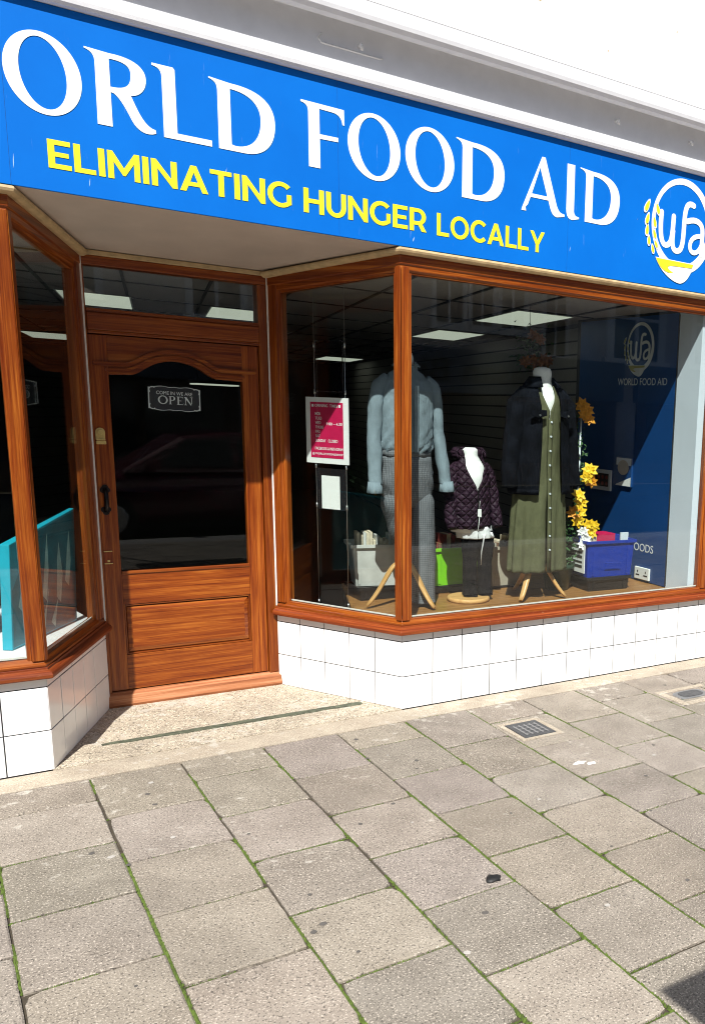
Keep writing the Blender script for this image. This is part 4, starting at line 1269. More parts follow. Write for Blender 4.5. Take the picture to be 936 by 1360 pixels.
def dense(spec, k=4):
    o = []
    for a, b in zip(spec[:-1], spec[1:]):
        L = max(len(a), len(b)); a = list(a) + [0] * (L - len(a)); b = list(b) + [0] * (L - len(b))
        for i in range(k):
            t = i / k; t2 = t * t * (3 - 2 * t)
            o.append(tuple(a[j] + (b[j] - a[j]) * (t if j == 0 else t2) for j in range(L)))
    o.append(tuple(list(spec[-1]) + [0] * (L - len(spec[-1]))))
    return o
def sleeve(m, pts, rad, n=14, rough=.06, seed=0):
    # smooth tapering sleeve with creases
    P = []
    for a, b, ra, rb in zip(pts[:-1], pts[1:], rad[:-1], rad[1:]):
        for i in range(6):
            t = i / 6
            P.append((Vector(a).lerp(Vector(b), t), ra + (rb - ra) * t))
    P.append((Vector(pts[-1]), rad[-1]))
    b0 = len(m.v)
    m.tube([p for p, r in P], [r for p, r in P], n)
    for i in range(b0, len(m.v)):
        v = Vector(m.v[i]); k = (i - b0) // n
        c = P[k][0]; d = v - c
        f = 1 + rough * 2.2 * noise.noise(Vector((v.x * 22 + seed, v.y * 22, v.z * 13)))
        m.v[i] = tuple(c + d * f)
def tripod(t, cx, cy, z0, spread, top, angs, mat_=BEECH):
    for a in angs:
        ca, sa = math.cos(R_(a)), math.sin(R_(a))
        m = MB()
        pts = bez((cx + ca * .022, cy + sa * .022, z0 + top * 1.05), (cx + ca * spread * .40, cy + sa * spread * .40, z0 + top * 1.02), (cx + ca * spread * .50, cy + sa * spread * .50, z0 + top * .50), (cx + ca * spread, cy + sa * spread, z0 + .015), 12)
        m.tube(pts, [.016, .018, .019, .020, .020, .020, .019, .019, .018, .018, .017, .016, .013], 10, flat=.62)
        m.build('stand_leg', mat_, t)
    m = MB(); m.tube([(cx, cy, z0 + top * .75), (cx, cy, z0 + top * 1.6)], .017, 12); m.build('stand_pole', mat_, t)

def mannequin_jumpsuit():
    cx, cy = 0.235, 0.46
    t = thing('mannequin', 'mannequin in a blue grey shirt jumpsuit with check trousers behind the corner post', 'mannequin', (cx, cy, ZS), 'dressed mannequins in the window')
    tripod(t, 0.225, 0.475, ZS, .205, .23, (175, 298, 55))
    m = MB()
    m.rings(loft(dense([(1.10, cx, cy, .08, .06), (1.60, cx, cy, .09, .06), (1.66, cx, cy, .05, .045), (1.74, cx, cy + .005, .040, .040), (1.765, cx, cy + .005, .034, .034)], 3), 24))
    m.build('body', MANNEQ, t)
    m = MB()
    m.rings(loft(dense([(1.245, cx, cy, .128, .085, .06, 13), (1.285, cx, cy, .146, .098, .06, 12), (1.36, cx, cy, .146, .100, .04, 10), (1.46, cx, cy, .148, .098, .03, 8), (1.56, cx, cy, .150, .092, .02, 6), (1.615, cx, cy, .140, .078, .015), (1.655, cx, cy, .098, .062), (1.68, cx, cy, .062, .054), (1.705, cx, cy, .056, .052)], 4), 72), cap0=False, cap1=False)
    m.build('shirt', SHIRTGREY, t, solid=.002)
    m = MB()
    sleeve(m, [(0.128, cy, 1.640), (0.088, cy - .004, 1.600), (0.066, cy - .008, 1.53), (0.054, cy - .012, 1.36), (0.046, cy - .03, 1.20), (0.040, cy - .055, 1.085)], [.022, .036, .038, .035, .036, .034], 18, .12, 1)
    m.build('sleeve', SHIRTGREY, t)
    m = MB()
    sleeve(m, [(0.345, cy, 1.640), (0.382, cy - .004, 1.600), (0.402, cy - .008, 1.53), (0.414, cy - .012, 1.36), (0.432, cy - .03, 1.20), (0.442, cy - .055, 1.08)], [.022, .036, .037, .034, .034, .031], 18, .12, 5)
    m.build('sleeve', SHIRTGREY, t)
    for x in (0.037, 0.445):
        m = MB(); m.rings(loft([(1.050, x - .004, cy - .066, .042, .042, .05, 5), (1.075, x, cy - .058, .038, .039, .04, 5), (1.105, x + .002, cy - .050, .034, .036, .02, 5)], 28), cap0=False, cap1=False)
        m.build('cuff', SHIRTGREY, t, solid=.002)
    # collar, open at the front
    m = MB()
    m.rings([ringz(1.690, cx, cy, .060, .056, 30, a0=-60, a1=240), ringz(1.722, cx, cy + .004, .054, .052, 30, a0=-60, a1=240), ringz(1.695, cx, cy, .074, .070, 30, a0=-66, a1=246)], closed=False)
    m.build('collar', SHIRTGREY, t, solid=.002)
    m = MB(); m.box((cx - .004, cy - .118, 1.26), (cx + .018, cy - .109, 1.60)); m.build('placket', SHIRTGREY, t, 0.003)
    m = MB()
    m.rings(loft([(1.232, cx, cy, .137, .090, .015), (1.268, cx, cy, .138, .092, .015)], 40), cap0=False, cap1=False); m.build('belt', CHECKGREY, t, solid=.004)
    m = MB()
    m.rings(loft(dense([(1.235, cx, cy, .135, .088, .02, 8), (1.12, cx, cy, .150, .102, .035, 6), (1.03, cx + .008, cy, .138, .090, .03, 5), (0.965, cx + .014, cy + .004, .105, .066, .03, 5)], 4), 44), cap0=False, cap1=False)
    m.build('trousers', CHECKGREY, t, solid=.002)
    m = MB()
    m.rings(loft(dense([(1.07, .305, cy, .052, .070, .02, 4), (0.99, .313, cy, .074, .092, .02, 4), (0.80, .322, cy - .005, .071, .082, .03, 4), (0.62, .326, cy - .01, .066, .074, .04, 5), (0.47, .328, cy - .01, .064, .07, .05, 5), (0.44, .328, cy - .012, .066, .072, .05, 5)], 5), 32), cap0=False, cap1=False)
    m.build('trouser_leg', CHECKGREY, t, solid=.002)
    m = MB()
    m.rings(loft(dense([(1.07, .176, cy, .052, .070, .02, 4), (0.99, .172, cy, .074, .092, .02, 4), (0.86, .200, cy + .015, .060, .076, .04, 4), (0.72, .240, cy + .04, .040, .05, .05, 5), (0.66, .248, cy + .045, .030, .035, .06, 5)], 5), 32), cap0=False, cap1=False)
    m.build('trouser_leg', CHECKGREY, t, solid=.002)
mannequin_jumpsuit()

def mannequin_child():
    cx, cy = 0.614, 0.457
    t = thing('mannequin', 'short child mannequin in a plum quilted jacket and black trousers on a round wooden base', 'mannequin', (cx, cy, ZS), 'dressed mannequins in the window')
    m = MB(); m.rings([[(cx + math.cos(a) * r, cy + math.sin(a) * r, z) for a in [k * math.pi / 20 for k in range(40)]] for z, r in ((ZS + .001, .116), (ZS + .006, .121), (ZS + .018, .121), (ZS + .025, .114))], g=(1, 0, 0)); m.build('stand_base', BEECH, t)
    m = MB(); m.tube([(cx, cy, ZS + .02), (cx, cy, .9)], .012, 10); m.build('stand_pole', BEECH, t)
    m = MB()
    m.rings(loft(dense([(0.82, cx, cy, .108, .078), (1.0, cx, cy, .098, .072), (1.12, cx, cy, .105, .075), (1.185, cx, cy, .095, .06), (1.215, cx, cy, .060, .048), (1.24, cx, cy, .044, .040), (1.272, cx, cy, .043, .038), (1.284, cx, cy, .030, .028)], 3), 32))
    m.build('body', MANNEQ, t)
    m = MB(); m.rings(loft(dense([(0.782, cx + .040, cy, .106, .088, .06, 9), (0.80, cx + .036, cy, .106, .09, .05, 9), (0.85, cx + .02, cy, .108, .09, .03, 9)], 3), 40), cap0=False, cap1=False); m.build('shirt_hem', WHITECLOTH, t, solid=.003)
    # quilted jacket, open V at the front: rings whose opening narrows downwards
    m = MB(); R = []
    for z, rx, ry, op_ in ((0.840, .118, .098, .4), (0.86, .124, .102, .4), (0.92, .124, .102, .4), (0.99, .120, .100, .4), (1.05, .120, .098, .4), (1.08, .120, .096, 6), (1.12, .118, .092, 17), (1.16, .112, .084, 28), (1.195, .098, .074, 38), (1.222, .078, .064, 46), (1.25, .070, .062, 54), (1.272, .074, .066, 60)):
        rr = ringz(z, cx, cy, rx, ry, 60, .035, 10, z * 40, a0=-90 + op_, a1=270 - op_, seed=3)
        R.append([(x, y, zz + .004 * math.sin(x * 90) * math.sin(k * .9)) for k, (x, y, zz) in enumerate(rr)])
    # puff the quilting between seams
    RR = []
    for a, b in zip(R[:-1], R[1:]):
        for i in range(4):
            tt = i / 4; pf = 1 + .028 * math.sin(math.pi * ((a[0][2] + (b[0][2] - a[0][2]) * tt) * 26))
            RR.append([(cx + (p[0] + (q[0] - p[0]) * tt - cx) * pf, cy + (p[1] + (q[1] - p[1]) * tt - cy) * pf, p[2] + (q[2] - p[2]) * tt) for p, q in zip(a, b)])
    RR.append(R[-1])
    m.rings(RR, closed=False); m.build('jacket', PLUM, t, solid=.006)
    m = MB(); m.tube([(cx, cy - .100, .845), (cx, cy - .106, .92), (cx, cy - .102, 1.05), (cx + .002, cy - .100, 1.07)], .004, 6); m.build('zip', BLACKIRON, t)
    for sg in (-1, 1):
        m = MB(); sleeve(m, [(cx + sg * .082, cy, 1.190), (cx + sg * .112, cy - .006, 1.150), (cx + sg * .130, cy - .02, 1.04), (cx + sg * .140, cy - .045, 0.93), (cx + sg * .142, cy - .075, 0.845)], [.026, .037, .036, .033, .030], 16, .14, sg * 4)
        m.build('jacket_sleeve', PLUM, t)
    m = MB()
    m.rings([ringz(1.225, cx, cy + .01, .098, .082, 36, .03, 7, a0=-30, a1=210), ringz(1.262, cx, cy + .02, .102, .082, 36, .03, 7, a0=-25, a1=205), ringz(1.285, cx, cy + .02, .080, .066, 36, .03, 7, a0=-28, a1=208)], closed=False)
    m.build('hood', PLUM, t, solid=.012)
    m = MB(); m.poly([(cx - .010, cy - .116, .955), (cx - .012, cy - .118, .915), (cx + .012, cy - .118, .910), (cx + .012, cy - .116, .955)]); m.tube([(cx, cy - .115, .955), (cx + .004, cy - .112, 1.0)], .001, 5); m.tube([(cx, cy - .117, .91), (cx - .008, cy - .122, .86), (cx - .012, cy - .122, .83)], .0018, 5); m.build('swing_tag', PAPER, t, solid=.001)
    for sg, x in ((-1, cx + .006), (1, cx + .102)):
        m = MB(); m.rings(loft(dense([(0.825, x, cy, .049, .066, .03, 5), (0.74, x, cy, .043, .054, .05, 5), (0.60, x, cy, .036, .045, .10, 4), (0.50, x, cy, .036, .044, .14, 4), (0.452, x + .002, cy - .004, .041, .050, .14, 4)], 5), 28), cap0=False); m.build('trouser_leg', BLACKCLOTH, t, solid=.002)
    m = MB(); m.tube([(cx + .050, cy - .092, .81), (cx + .049, cy - .080, .775), (cx + .046, cy - .064, .71), (cx + .048, cy - .054, .63)], [.005, .0045, .003, .0025], 6); m.tube([(cx + .085, cy - .10, .82), (cx + .098, cy - .10, .79)], [.006, .010], 6); m.build('drawstring', WHITECLOTH, t)
mannequin_child()

def mannequin_dress():
    cx, cy = 1.012, 0.362
    t = thing('mannequin', 'mannequin in an olive button dress and dark denim jacket on a wooden tripod', 'mannequin', (cx, cy, ZS), 'dressed mannequins in the window')
    tripod(t, cx - .015, cy + .005, ZS, .19, .21, (215, 322, 95))
    m = MB()
    m.rings(loft(dense([(1.15, cx, cy, .10, .08), (1.40, cx, cy, .115, .085), (1.55, cx, cy, .12, .08), (1.60, cx, cy, .10, .065), (1.635, cx, cy, .066, .055), (1.67, cx + .002, cy, .055, .05), (1.715, cx + .002, cy, .054, .05), (1.733, cx + .002, cy, .047, .044), (1.742, cx + .002, cy, .02, .02)], 4), 36))
    m.build('body', MANNEQ, t)
    m = MB(); R = []
    for z, rx, ry, f, nf, op_ in ((0.585, .186, .118, .055, 13, 0), (0.66, .183, .116, .055, 13, 0), (0.80, .176, .112, .055, 13, 0), (0.95, .168, .108, .05, 13, 0), (1.08, .155, .102, .04, 11, 0), (1.20, .134, .094, .03, 9, 0), (1.34, .130, .098, .015, 5, 0), (1.46, .132, .100, .01, 5, 0), (1.50, .132, .099, .01, 5, 2), (1.55, .126, .094, 0, 5, 13), (1.60, .105, .080, 0, 5, 24), (1.64, .072, .064, 0, 5, 34)):
        R.append(ringz(z, cx, cy, rx, ry, 72, f, nf, .6, a0=-91.5 + op_ * 1.1, a1=271.5 - op_ * 1.1, seed=9))
    RR = []
    for a, b in zip(R[:-1], R[1:]):
        for i in range(4):
            tt = i / 4; RR.append([tuple(p[j] + (q[j] - p[j]) * tt for j in range(3)) for p, q in zip(a, b)])
    RR.append(R[-1])
    m.rings(RR, closed=False); m.build('dress', OLIVE, t, solid=.002)
    m = MB(); m.rings([[(cx + .003 + u, cy - ry - .006 + abs(u) * .15, z) for u in (-.014, 0, .014)] for z, ry in ((.59, .122), (.80, .116), (.95, .111), (1.08, .104), (1.20, .095), (1.34, .098), (1.455, .101))], closed=False); m.build('button_placket', OLIVE, t, solid=.002)
    for z, ry in ((.72, .119), (.80, .116), (.88, .114), (.96, .111), (1.04, .106), (1.12, .102), (1.20, .096), (1.28, .097), (1.36, .099), (1.44, .101)):
        m = MB(); m.tube([(cx + .003, cy - ry - .006, z), (cx + .003, cy - ry - .0105, z)], [.0065, .0055], 10, sm=False); m.build('button', PALEPRINT, t)
    # denim jacket hanging open
    m = MB(); R = []
    for z, rx, ry, op_, f in ((1.045, .190, .135, 25, .03), (1.09, .193, .14, 24, .03), (1.20, .186, .138, 23, .035), (1.32, .176, .134, 22, .03), (1.44, .172, .130, 22, .02), (1.53, .166, .120, 24, .01), (1.585, .148, .10, 28, 0), (1.625, .112, .082, 36, 0), (1.66, .080, .070, 46, 0)):
        R.append(ringz(z, cx, cy, rx, ry, 64, f, 8, 1.0, a0=-90 + op_, a1=270 - op_, seed=2))
    RR = []
    for a, b in zip(R[:-1], R[1:]):
        for i in range(4):
            tt = i / 4; RR.append([tuple(p[j] + (q[j] - p[j]) * tt for j in range(3)) for p, q in zip(a, b)])
    RR.append(R[-1])
    m.rings(RR, closed=False); m.build('jacket', DENIM, t, solid=.005)
    m = MB(); m.rings([ringz(1.035, cx, cy, .189, .137, 64, .02, 8, a0=-65, a1=245), ringz(1.065, cx, cy, .194, .141, 64, .02, 8, a0=-66, a1=246)], closed=False); m.build('waistband', DENIM, t, solid=.004)
    for sg in (-1, 1):
        m = MB(); sleeve(m, [(cx + sg * .105, cy, 1.605), (cx + sg * .160, cy - .005, 1.535), (cx + sg * .190, cy - .01, 1.34), (cx + sg * .212, cy - .02, 1.16), (cx + sg * .218, cy - .03, 1.07)], [.040, .058, .054, .047, .044], 16, .07, sg * 3); m.build('jacket_sleeve', DENIM, t)
        m = MB()
        a = cx + sg * .095
        m.poly([(a - .05, cy - .131, 1.505), (a - .05, cy - .134, 1.475), (a, cy - .137, 1.462), (a + .05, cy - .134, 1.475), (a + .05, cy - .131, 1.505)]); pk = m.build('chest_pocket', DENIM, t, solid=.004)
        m = MB(); m.tube([(a, cy - .138, 1.476), (a, cy - .143, 1.476)], [.006, .005], 10, sm=False); m.build('button', STEELROD, pk)
    m = MB()
    m.rings([ringz(1.640, cx, cy, .088, .074, 40, a0=-55, a1=235), ringz(1.685, cx, cy + .006, .072, .066, 40, a0=-58, a1=238), ringz(1.628, cx, cy - .004, .118, .096, 40, a0=-66, a1=246)], closed=False); m.build('collar', DENIM, t, solid=.003)
mannequin_dress()

# ------------------------------------------------------------------ crates and their contents
def crate(name, label, cat, x0, x1, y0, y1, z0, z1, mt, taper=.012, rot=0.0, group=None, rim=.012):
    cx, cy = (x0 + x1) / 2, (y0 + y1) / 2
    t = thing(name, label, cat, (cx, cy, z0), group)
    hx, hy = (x1 - x0) / 2, (y1 - y0) / 2
    c, s_ = math.cos(rot), math.sin(rot)
    def rect(hx_, hy_, z, r=.012):
        o = []
        for sx, sy, a0 in ((1, 1, 0), (-1, 1, 90), (-1, -1, 180), (1, -1, 270)):
            for k in range(4):
                a = R_(a0 + 30 * k)
                u = sx * (hx_ - r) + math.cos(a) * r; v = sy * (hy_ - r) + math.sin(a) * r
                o.append((cx + u * c - v * s_, cy + u * s_ + v * c, z))
        return o
    m = MB()
    m.rings([rect(hx - taper, hy - taper, z0), rect(hx, hy, z1 - rim * 1.6), rect(hx + .001, hy + .001, z1 - rim * 1.5), rect(hx + rim, hy + rim, z1 - rim * 1.4), rect(hx + rim, hy + rim, z1), rect(hx - .003, hy - .003, z1), rect(hx - taper - .004, hy - taper - .004, z0 + .006)], sm=False)
    b = m.build('tub', mt, t)
    m = MB()
    # moulded ribs and hand grip on the long face
    def P(u, v, z): return (cx + u * c - v * s_, cy + u * s_ + v * c, z)
    for u in (-hx * .72, hx * .72):
        pts = []
        m.v += [P(u - .006, -hy - .005 + taper * .3, z1 - rim * 2.2), P(u + .006, -hy - .005 + taper * .3, z1 - rim * 2.2), P(u + .006, -hy - .005 + taper, z0 + .01), P(u - .006, -hy - .005 + taper, z0 + .01),
                P(u - .006, -hy + .004, z1 - rim * 2.2), P(u + .006, -hy + .004, z1 - rim * 2.2), P(u + .006, -hy + .004 + taper, z0 + .01), P(u - .006, -hy + .004 + taper, z0 + .01)]
        k = len(m.v) - 8
        for f in ((0, 1, 2, 3), (0, 4, 5, 1), (1, 5, 6, 2), (3, 2, 6, 7), (0, 3, 7, 4)): m.face([k + i for i in f])
    m.build('rib', mt, t, 0.001)
    return t
def base_crate(label, x0, x1, y0, y1, z0, z1, rot=0):
    return crate('black_crate', label, 'crate', x0, x1, y0, y1, z0, z1, BLACKPL, .006, rot, 'black crates used as stands')
gb = 'crates of second hand books in the window'
base_crate('low black crate under the milky book crate', .06, .33, .68, .88, ZS + .001, ZS + .078)
base_crate('low black crate under the lime green crate', .515, .80, .69, .90, ZS + .001, ZS + .048)
base_crate('low black crate under the beige book crate', .885, 1.14, .70, .90, ZS + .001, ZS + .014)
crate('book_crate', 'milky grey plastic crate packed with cream edged books left of the corner post', 'crate', .05, .33, .67, .90, ZS + .079, ZS + .315, CLEARPL, .022, -0.22, gb)
crate('book_crate', 'bright lime green plastic crate behind the child mannequin', 'crate', .505, .805, .675, .90, ZS + .049, ZS + .272, LIME, .012, 0, gb)
crate('book_crate', 'beige plastic crate of books behind the olive dress', 'crate', .875, 1.15, .68, .90, ZS + .015, ZS + .262, BEIGEPL, .020, .1, gb)
def books(label, x0, x1, y, z0, hh, mats_, n, rot=0, cx=None, cy=None, dep=.10):
    rnd = random.Random(len(label))
    x = x0
    me_ = None
    for i in range(n):
        wd = (x1 - x0) / n
        m = MB(); h = hh * rnd.uniform(.82, 1.05); l = rnd.uniform(-.05, .05)
        a = [(x, y), (x + wd * .86, y), (x + wd * .86, y + dep), (x, y + dep)]
        if rot:
            c, s_ = math.cos(rot), math.sin(rot)
            a = [(cx + (px - cx) * c - (py - cy) * s_, cy + (px - cx) * s_ + (py - cy) * c) for px, py in a]
        m.prism(a, z0, z0 + h)
        ob = m.build('book', mats_[i % len(mats_)], None, 0.001)
        tag(ob, label, 'book', 'books packed in the ' + label.split(' in the ')[-1])
        x += wd
books('cream edged book standing upright in the milky crate', .085, .295, .725, ZS + .12, .245, [PAGES, PAGES, CLEARPL, PAGES], 12, -0.22, .19, .785)
books('worn red or brown book standing upright in the lime crate', .53, .78, .72, ZS + .10, .235, [REDBOOK, BROWNBOOK, REDBOOK, PAGES], 9)
books('pale book standing upright in the beige crate', .905, 1.12, .73, ZS + .08, .235, [PAGES, BEIGEPL, BROWNBOOK, PAGES], 11, .1, 1.012, .79)

# blue box on its black crate, right end of the window
base_crate('tall black crate under the royal blue box', 1.392, 1.70, .345, .60, ZS + .001, ZS + .088, -.06)
bb = crate('storage_box', 'royal blue plastic box on a black crate beside the navy board', 'storage box', 1.375, 1.725, .335, .62, ZS + .089, ZS + .315, BLUEPL, .012, -.06)
m = MB(); m.tube([(1.48, .312, ZS + .178), (1.49, .311, ZS + .182), (1.585, .306, ZS + .180), (1.595, .305, ZS + .176)], .003, 6); m.build('handle_line', BLUEPL, bb)
def notice():
    m = MB()
    X = 1.362
    for z0, z1 in ((ZS + .115, ZS + .295),):
        m.prism([(X - .004, .368), (X, .366), (X + .016, .612), (X + .012, .614)], z0, z1)
    t = thing('paper_notice', 'printed white notice fixed to the left side of the blue box', 'notice', (X, .49, ZS + .2))
    m.build('sheet', PAPER, t)
    m = MB()
    for i, (a, b) in enumerate(((.06, .9), (.1, .7), (.1, .85), (.1, .6), (.1, .8))):
        z = ZS + .265 - i * .03
        p0 = Vector((X - .0045, .368)).lerp(Vector((X + .0115, .614)), a); p1 = Vector((X - .0045, .368)).lerp(Vector((X + .0115, .614)), b)
        m.prism([(p0.x - .001, p0.y), (p0.x - .0002, p0.y), (p1.x - .0002, p1.y), (p1.x - .001, p1.y)], z, z + (.012 if i % 2 else .017))
    m.build('print_block', GRID, t)
notice()
for (x, y, w_, d_, h, mt, lb) in ((1.42, .40, .05, .10, .335, PAGES, 'white paperback poking out of the blue box'), (1.49, .42, .14, .12, .345, CRIMSON, 'flat red book lying on top of the blue box'), (1.60, .45, .09, .10, .332, BLUEPL, 'blue covered book on top of the blue box'), (1.66, .40, .06, .012, .350, PALEPRINT, 'pale card standing at the right end of the blue box')):
    m = MB(); m.box((x, y, ZS + .12), (x + w_, y + d_, ZS + h)); tag(m.build('book', mt, None, .001), lb, 'book')

# ------------------------------------------------------------------ flowers in a pot
def flower(m, c, r, face, npet=7, mi=0, rnd=random):
    c = Vector(c); f = Vector(face).normalized(); u = f.orthogonal().normalized(); v = f.cross(u)
    for ring, (rr, lift, cnt) in enumerate(((1.0, .10, npet), (.60, .55, npet - 1))):
        for k in range(cnt):
            a = 2 * math.pi * (k + .5 * ring + rnd.uniform(-.15, .15)) / cnt
            d = u * math.cos(a) + v * math.sin(a); s_ = f.cross(d)
            R = r * rr * rnd.uniform(.85, 1.1); wd = R * .30
            b = len(m.v)
            m.v += [tuple(c), tuple(c + d * R * .5 + s_ * wd + f * R * lift * .7), tuple(c + d * R + f * R * lift * rnd.uniform(.2, 1.2)), tuple(c + d * R * .5 - s_ * wd + f * R * lift * .7), tuple(c + d * R * .55 + f * R * lift * .25)]
            for q in ((0, 1, 4), (1, 2, 4), (2, 3, 4), (3, 0, 4)): m.face([b + i for i in q], mi=mi, sm=True)
def leaves(m, n, fn, ln, rnd, wd=.32):
    for _ in range(n):
        c = Vector(fn()); d = Vector((rnd.gauss(0, 1), rnd.gauss(0, 1), rnd.gauss(0, .7))).normalized(); s_ = d.orthogonal().normalized()
        L = ln * rnd.uniform(.6, 1.3); b = len(m.v)
        m.v += [tuple(c), tuple(c + d * L * .5 + s_ * L * wd), tuple(c + d * L - Vector((0, 0, L * .2))), tuple(c + d * L * .5 - s_ * L * wd)]
        m.face((b, b + 1, b + 2, b + 3))
def pot():
    rnd = random.Random(5)
    cx, cy = 1.265, 0.52
    t = thing('potted_flowers', 'tall artificial yellow flowers climbing a pale cane in a dark green pot', 'potted plant', (cx, cy, ZS))
    m = MB(); m.rings([[(cx + math.cos(a) * r, cy + math.sin(a) * r, z) for a in [k * math.pi / 18 for k in range(36)]] for z, r in ((ZS + .001, .066), (ZS + .004, .070), (ZS + .13, .098), (ZS + .135, .106), (ZS + .165, .108), (ZS + .165, .100), (ZS + .13, .090))], cap1=True); m.build('pot', POTGREEN, t)
    m = MB(); m.tube([(1.385, .50, ZS + .12), (1.388, .50, 1.0), (1.392, .50, 1.52)], .006, 8); m.build('cane', PALEPRINT, t)
    m = MB()
    leaves(m, 420, lambda: (cx + .03 + rnd.gauss(0, .062), cy + rnd.gauss(0, .045), ZS + .17 + abs(rnd.gauss(.08, .09))), .030, rnd)
    leaves(m, 200, lambda: (1.385 + rnd.gauss(0, .022), .50 + rnd.gauss(0, .02), rnd.uniform(.75, 1.50)), .026, rnd)
    leaves(m, 120, lambda: (1.33 + rnd.gauss(0, .03), .48 + rnd.gauss(0, .03), rnd.uniform(.72, .95)), .034, rnd)
    m.build('foliage', LEAFG, t)
    F = [((1.365, .455, 1.545), .050, PETALO), ((1.405, .455, 1.515), .045, PETALO), ((1.418, .455, 1.465), .044, PETALO), ((1.375, .45, 1.49), .040, PETALO),
         ((1.425, .435, 1.160), .055, PETALY), ((1.400, .435, 1.115), .048, PETALY), ((1.440, .435, 1.09), .042, PETALO),
         ((1.345, .43, 1.010), .050, PETALY), ((1.365, .43, .965), .050, PETALY),
         ((1.300, .42, .905), .050, PETALO), ((1.345, .41, .905), .050, PETALY), ((1.330, .41, .855), .050, PETALY),
         ((1.405, .40, .830), .045, PETALY), ((1.450, .40, .825), .042, PETALY), ((1.425, .40, .785), .045, PETALY),
         ((1.365, .40, .790), .042, PETALW), ((1.385, .39, .740), .044, PETALW), ((1.360, .39, .715), .040, PETALW), ((1.40, .39, .705), .036, PETALW)]
    for c, r, mt in F:
        m = MB(); flower(m, c, r, (rnd.uniform(-.9, -.1), -1, rnd.uniform(-.1, .5)), 7, 0, rnd); m.build('flower', mt, t)
    t2 = thing('hanging_flowers', 'bunch of dried orange flowers, colour darkened for shade, hanging above the denim jacket', 'flowers', (1.12, .62, 1.8))
    m = MB(); leaves(m, 130, lambda: (1.18 + rnd.gauss(0, .05), .75 + rnd.gauss(0, .03), 1.86 + rnd.gauss(0, .06)), .035, rnd); m.build('foliage', LEAFG, t2)
    m = MB(); m.tube([(1.17, .75, 1.90), (1.17, .75, 2.125)], .0015, 5); m.build('string', BLACKIRON, t2)
    for c in ((1.16, .70, 1.94), (1.21, .70, 1.92), (1.11, .70, 1.79), (1.16, .69, 1.80), (1.24, .70, 1.81), (1.19, .69, 1.77), (1.28, .71, 1.80)):
        m = MB(); flower(m, c, .042, (-.4 + rnd.uniform(-.5, .5), -1, rnd.uniform(-.4, .5)), 7, 0, rnd); m.build('flower', PETALSHADE, t2)
    m = MB(); m.box((1.395, .56, ZS + .001), (1.46, .58, ZS + .018)); m.box((1.45, .545, ZS + .001), (1.47, .58, ZS + .034))
    tag(m.build('wood_offcut', BEECH), 'small pale wooden offcut on the display floor by the green pot', 'wood block')
pot()

# ------------------------------------------------------------------ opening times on cables
def times():
    A0 = Vector((0.10, 0.05)); d = (Vector((-.28, .75)) - A0).normalized(); nn = Vector((-d.y, d.x)); nn = nn if nn.x < 0 else -nn
    # u along the splay measured from the door end towards the street corner
    O = Vector((-0.225, 0.644)); uu = -d
    def M(d0): return lambda u, v, w_: ((O + uu * u + nn * (d0 + w_)).x, (O + uu * u + nn * (d0 + w_)).y, v)
    cb = thing('cable_display', 'cable hung poster display with clear pockets inside the splayed window', 'cable display', (O.x, O.y, 0.45))
    for u in (0.052, 0.247):
        m = MB(); f = M(0)
        m.tube([f(u, 0.425, -.004), f(u, 2.13, -.004)], .0016, 6); m.build('cable', STEELROD, cb)
        for z in (0.46, 0.972, 1.175, 1.548, 1.775):
            m = MB(); m.tube([f(u, z - .012, -.004), f(u, z + .012, -.004)], .0055, 8); m.build('clip', STEELROD, cb)
    def rect(a, b, z0, z1): return [(a, z0), (b, z0), (b, z1), (a, z1)]
    flat_shapes('empty_pocket', [[rect(.062, .240, 1.545, 1.80), rect(.066, .236, 1.552, 1.796)]], ACRYL, cb, M(0), .004)
    flat_shapes('lower_pocket', [[rect(.048, .245, 0.955, 1.165)]], ACRYL, cb, M(-.006), .003)
    ps = thing('opening_times_poster', 'crimson opening times poster in a white frame hung in the splayed window', 'poster', (O.x, O.y, 1.18))
    flat_shapes('frame', [[rect(0.0, .272, 1.190, 1.520)]], FRAMEWHITE, ps, M(.001), .005, bev=.001)
    flat_shapes('crimson_sheet', [[rect(.030, .240, 1.218, 1.496)]], CRIMSON, ps, M(.0063), .0008)
    m = MB()
    def tx(s_, a, b, z0, z1): text_into(m, s_, (a, b, z0, z1), M(.0073), .006, .0005)
    tx('OPENING  TIMES', .062, .205, 1.472, 1.486)
    for z in (1.472,):
        for x in (.040, .212):
            k = len(m.v); m.v += [M(.0075)(x, z, 0), M(.0075)(x + .014, z, 0), M(.0075)(x + .014, z + .013, 0), M(.0075)(x, z + .013, 0)]; m.face(range(k, k + 4))
    for i, (s_, w_) in enumerate((('MON', .034), ('TUES', .042), ('WED', .036), ('THURS', .052), ('FRI', .028), ('SAT', .030))):
        tx(s_, .062, .062 + w_, 1.431 - i * .0222, 1.4455 - i * .0222)
    tx('9.00 – 4.30', .133, .234, 1.383, 1.397)
    tx('SUNDAY   CLOSED', .062, .205, 1.297, 1.312)
    tx('FACEBOOK & INSTAGRAM', .058, .236, 1.258, 1.272)
    tx('@ WORLDFOODAIDSHOP', .040, .237, 1.230, 1.244)
    m.build('lettering', FRAMEWHITE, ps)
    t = thing('paper_notice', 'blank white sheet in the clear pocket below the opening times poster', 'notice', (O.x, O.y, .95))
    flat_shapes('sheet', [[rect(.087, .205, 0.958, 1.128)]], PAPER, t, M(-.0026), .0008)
times()

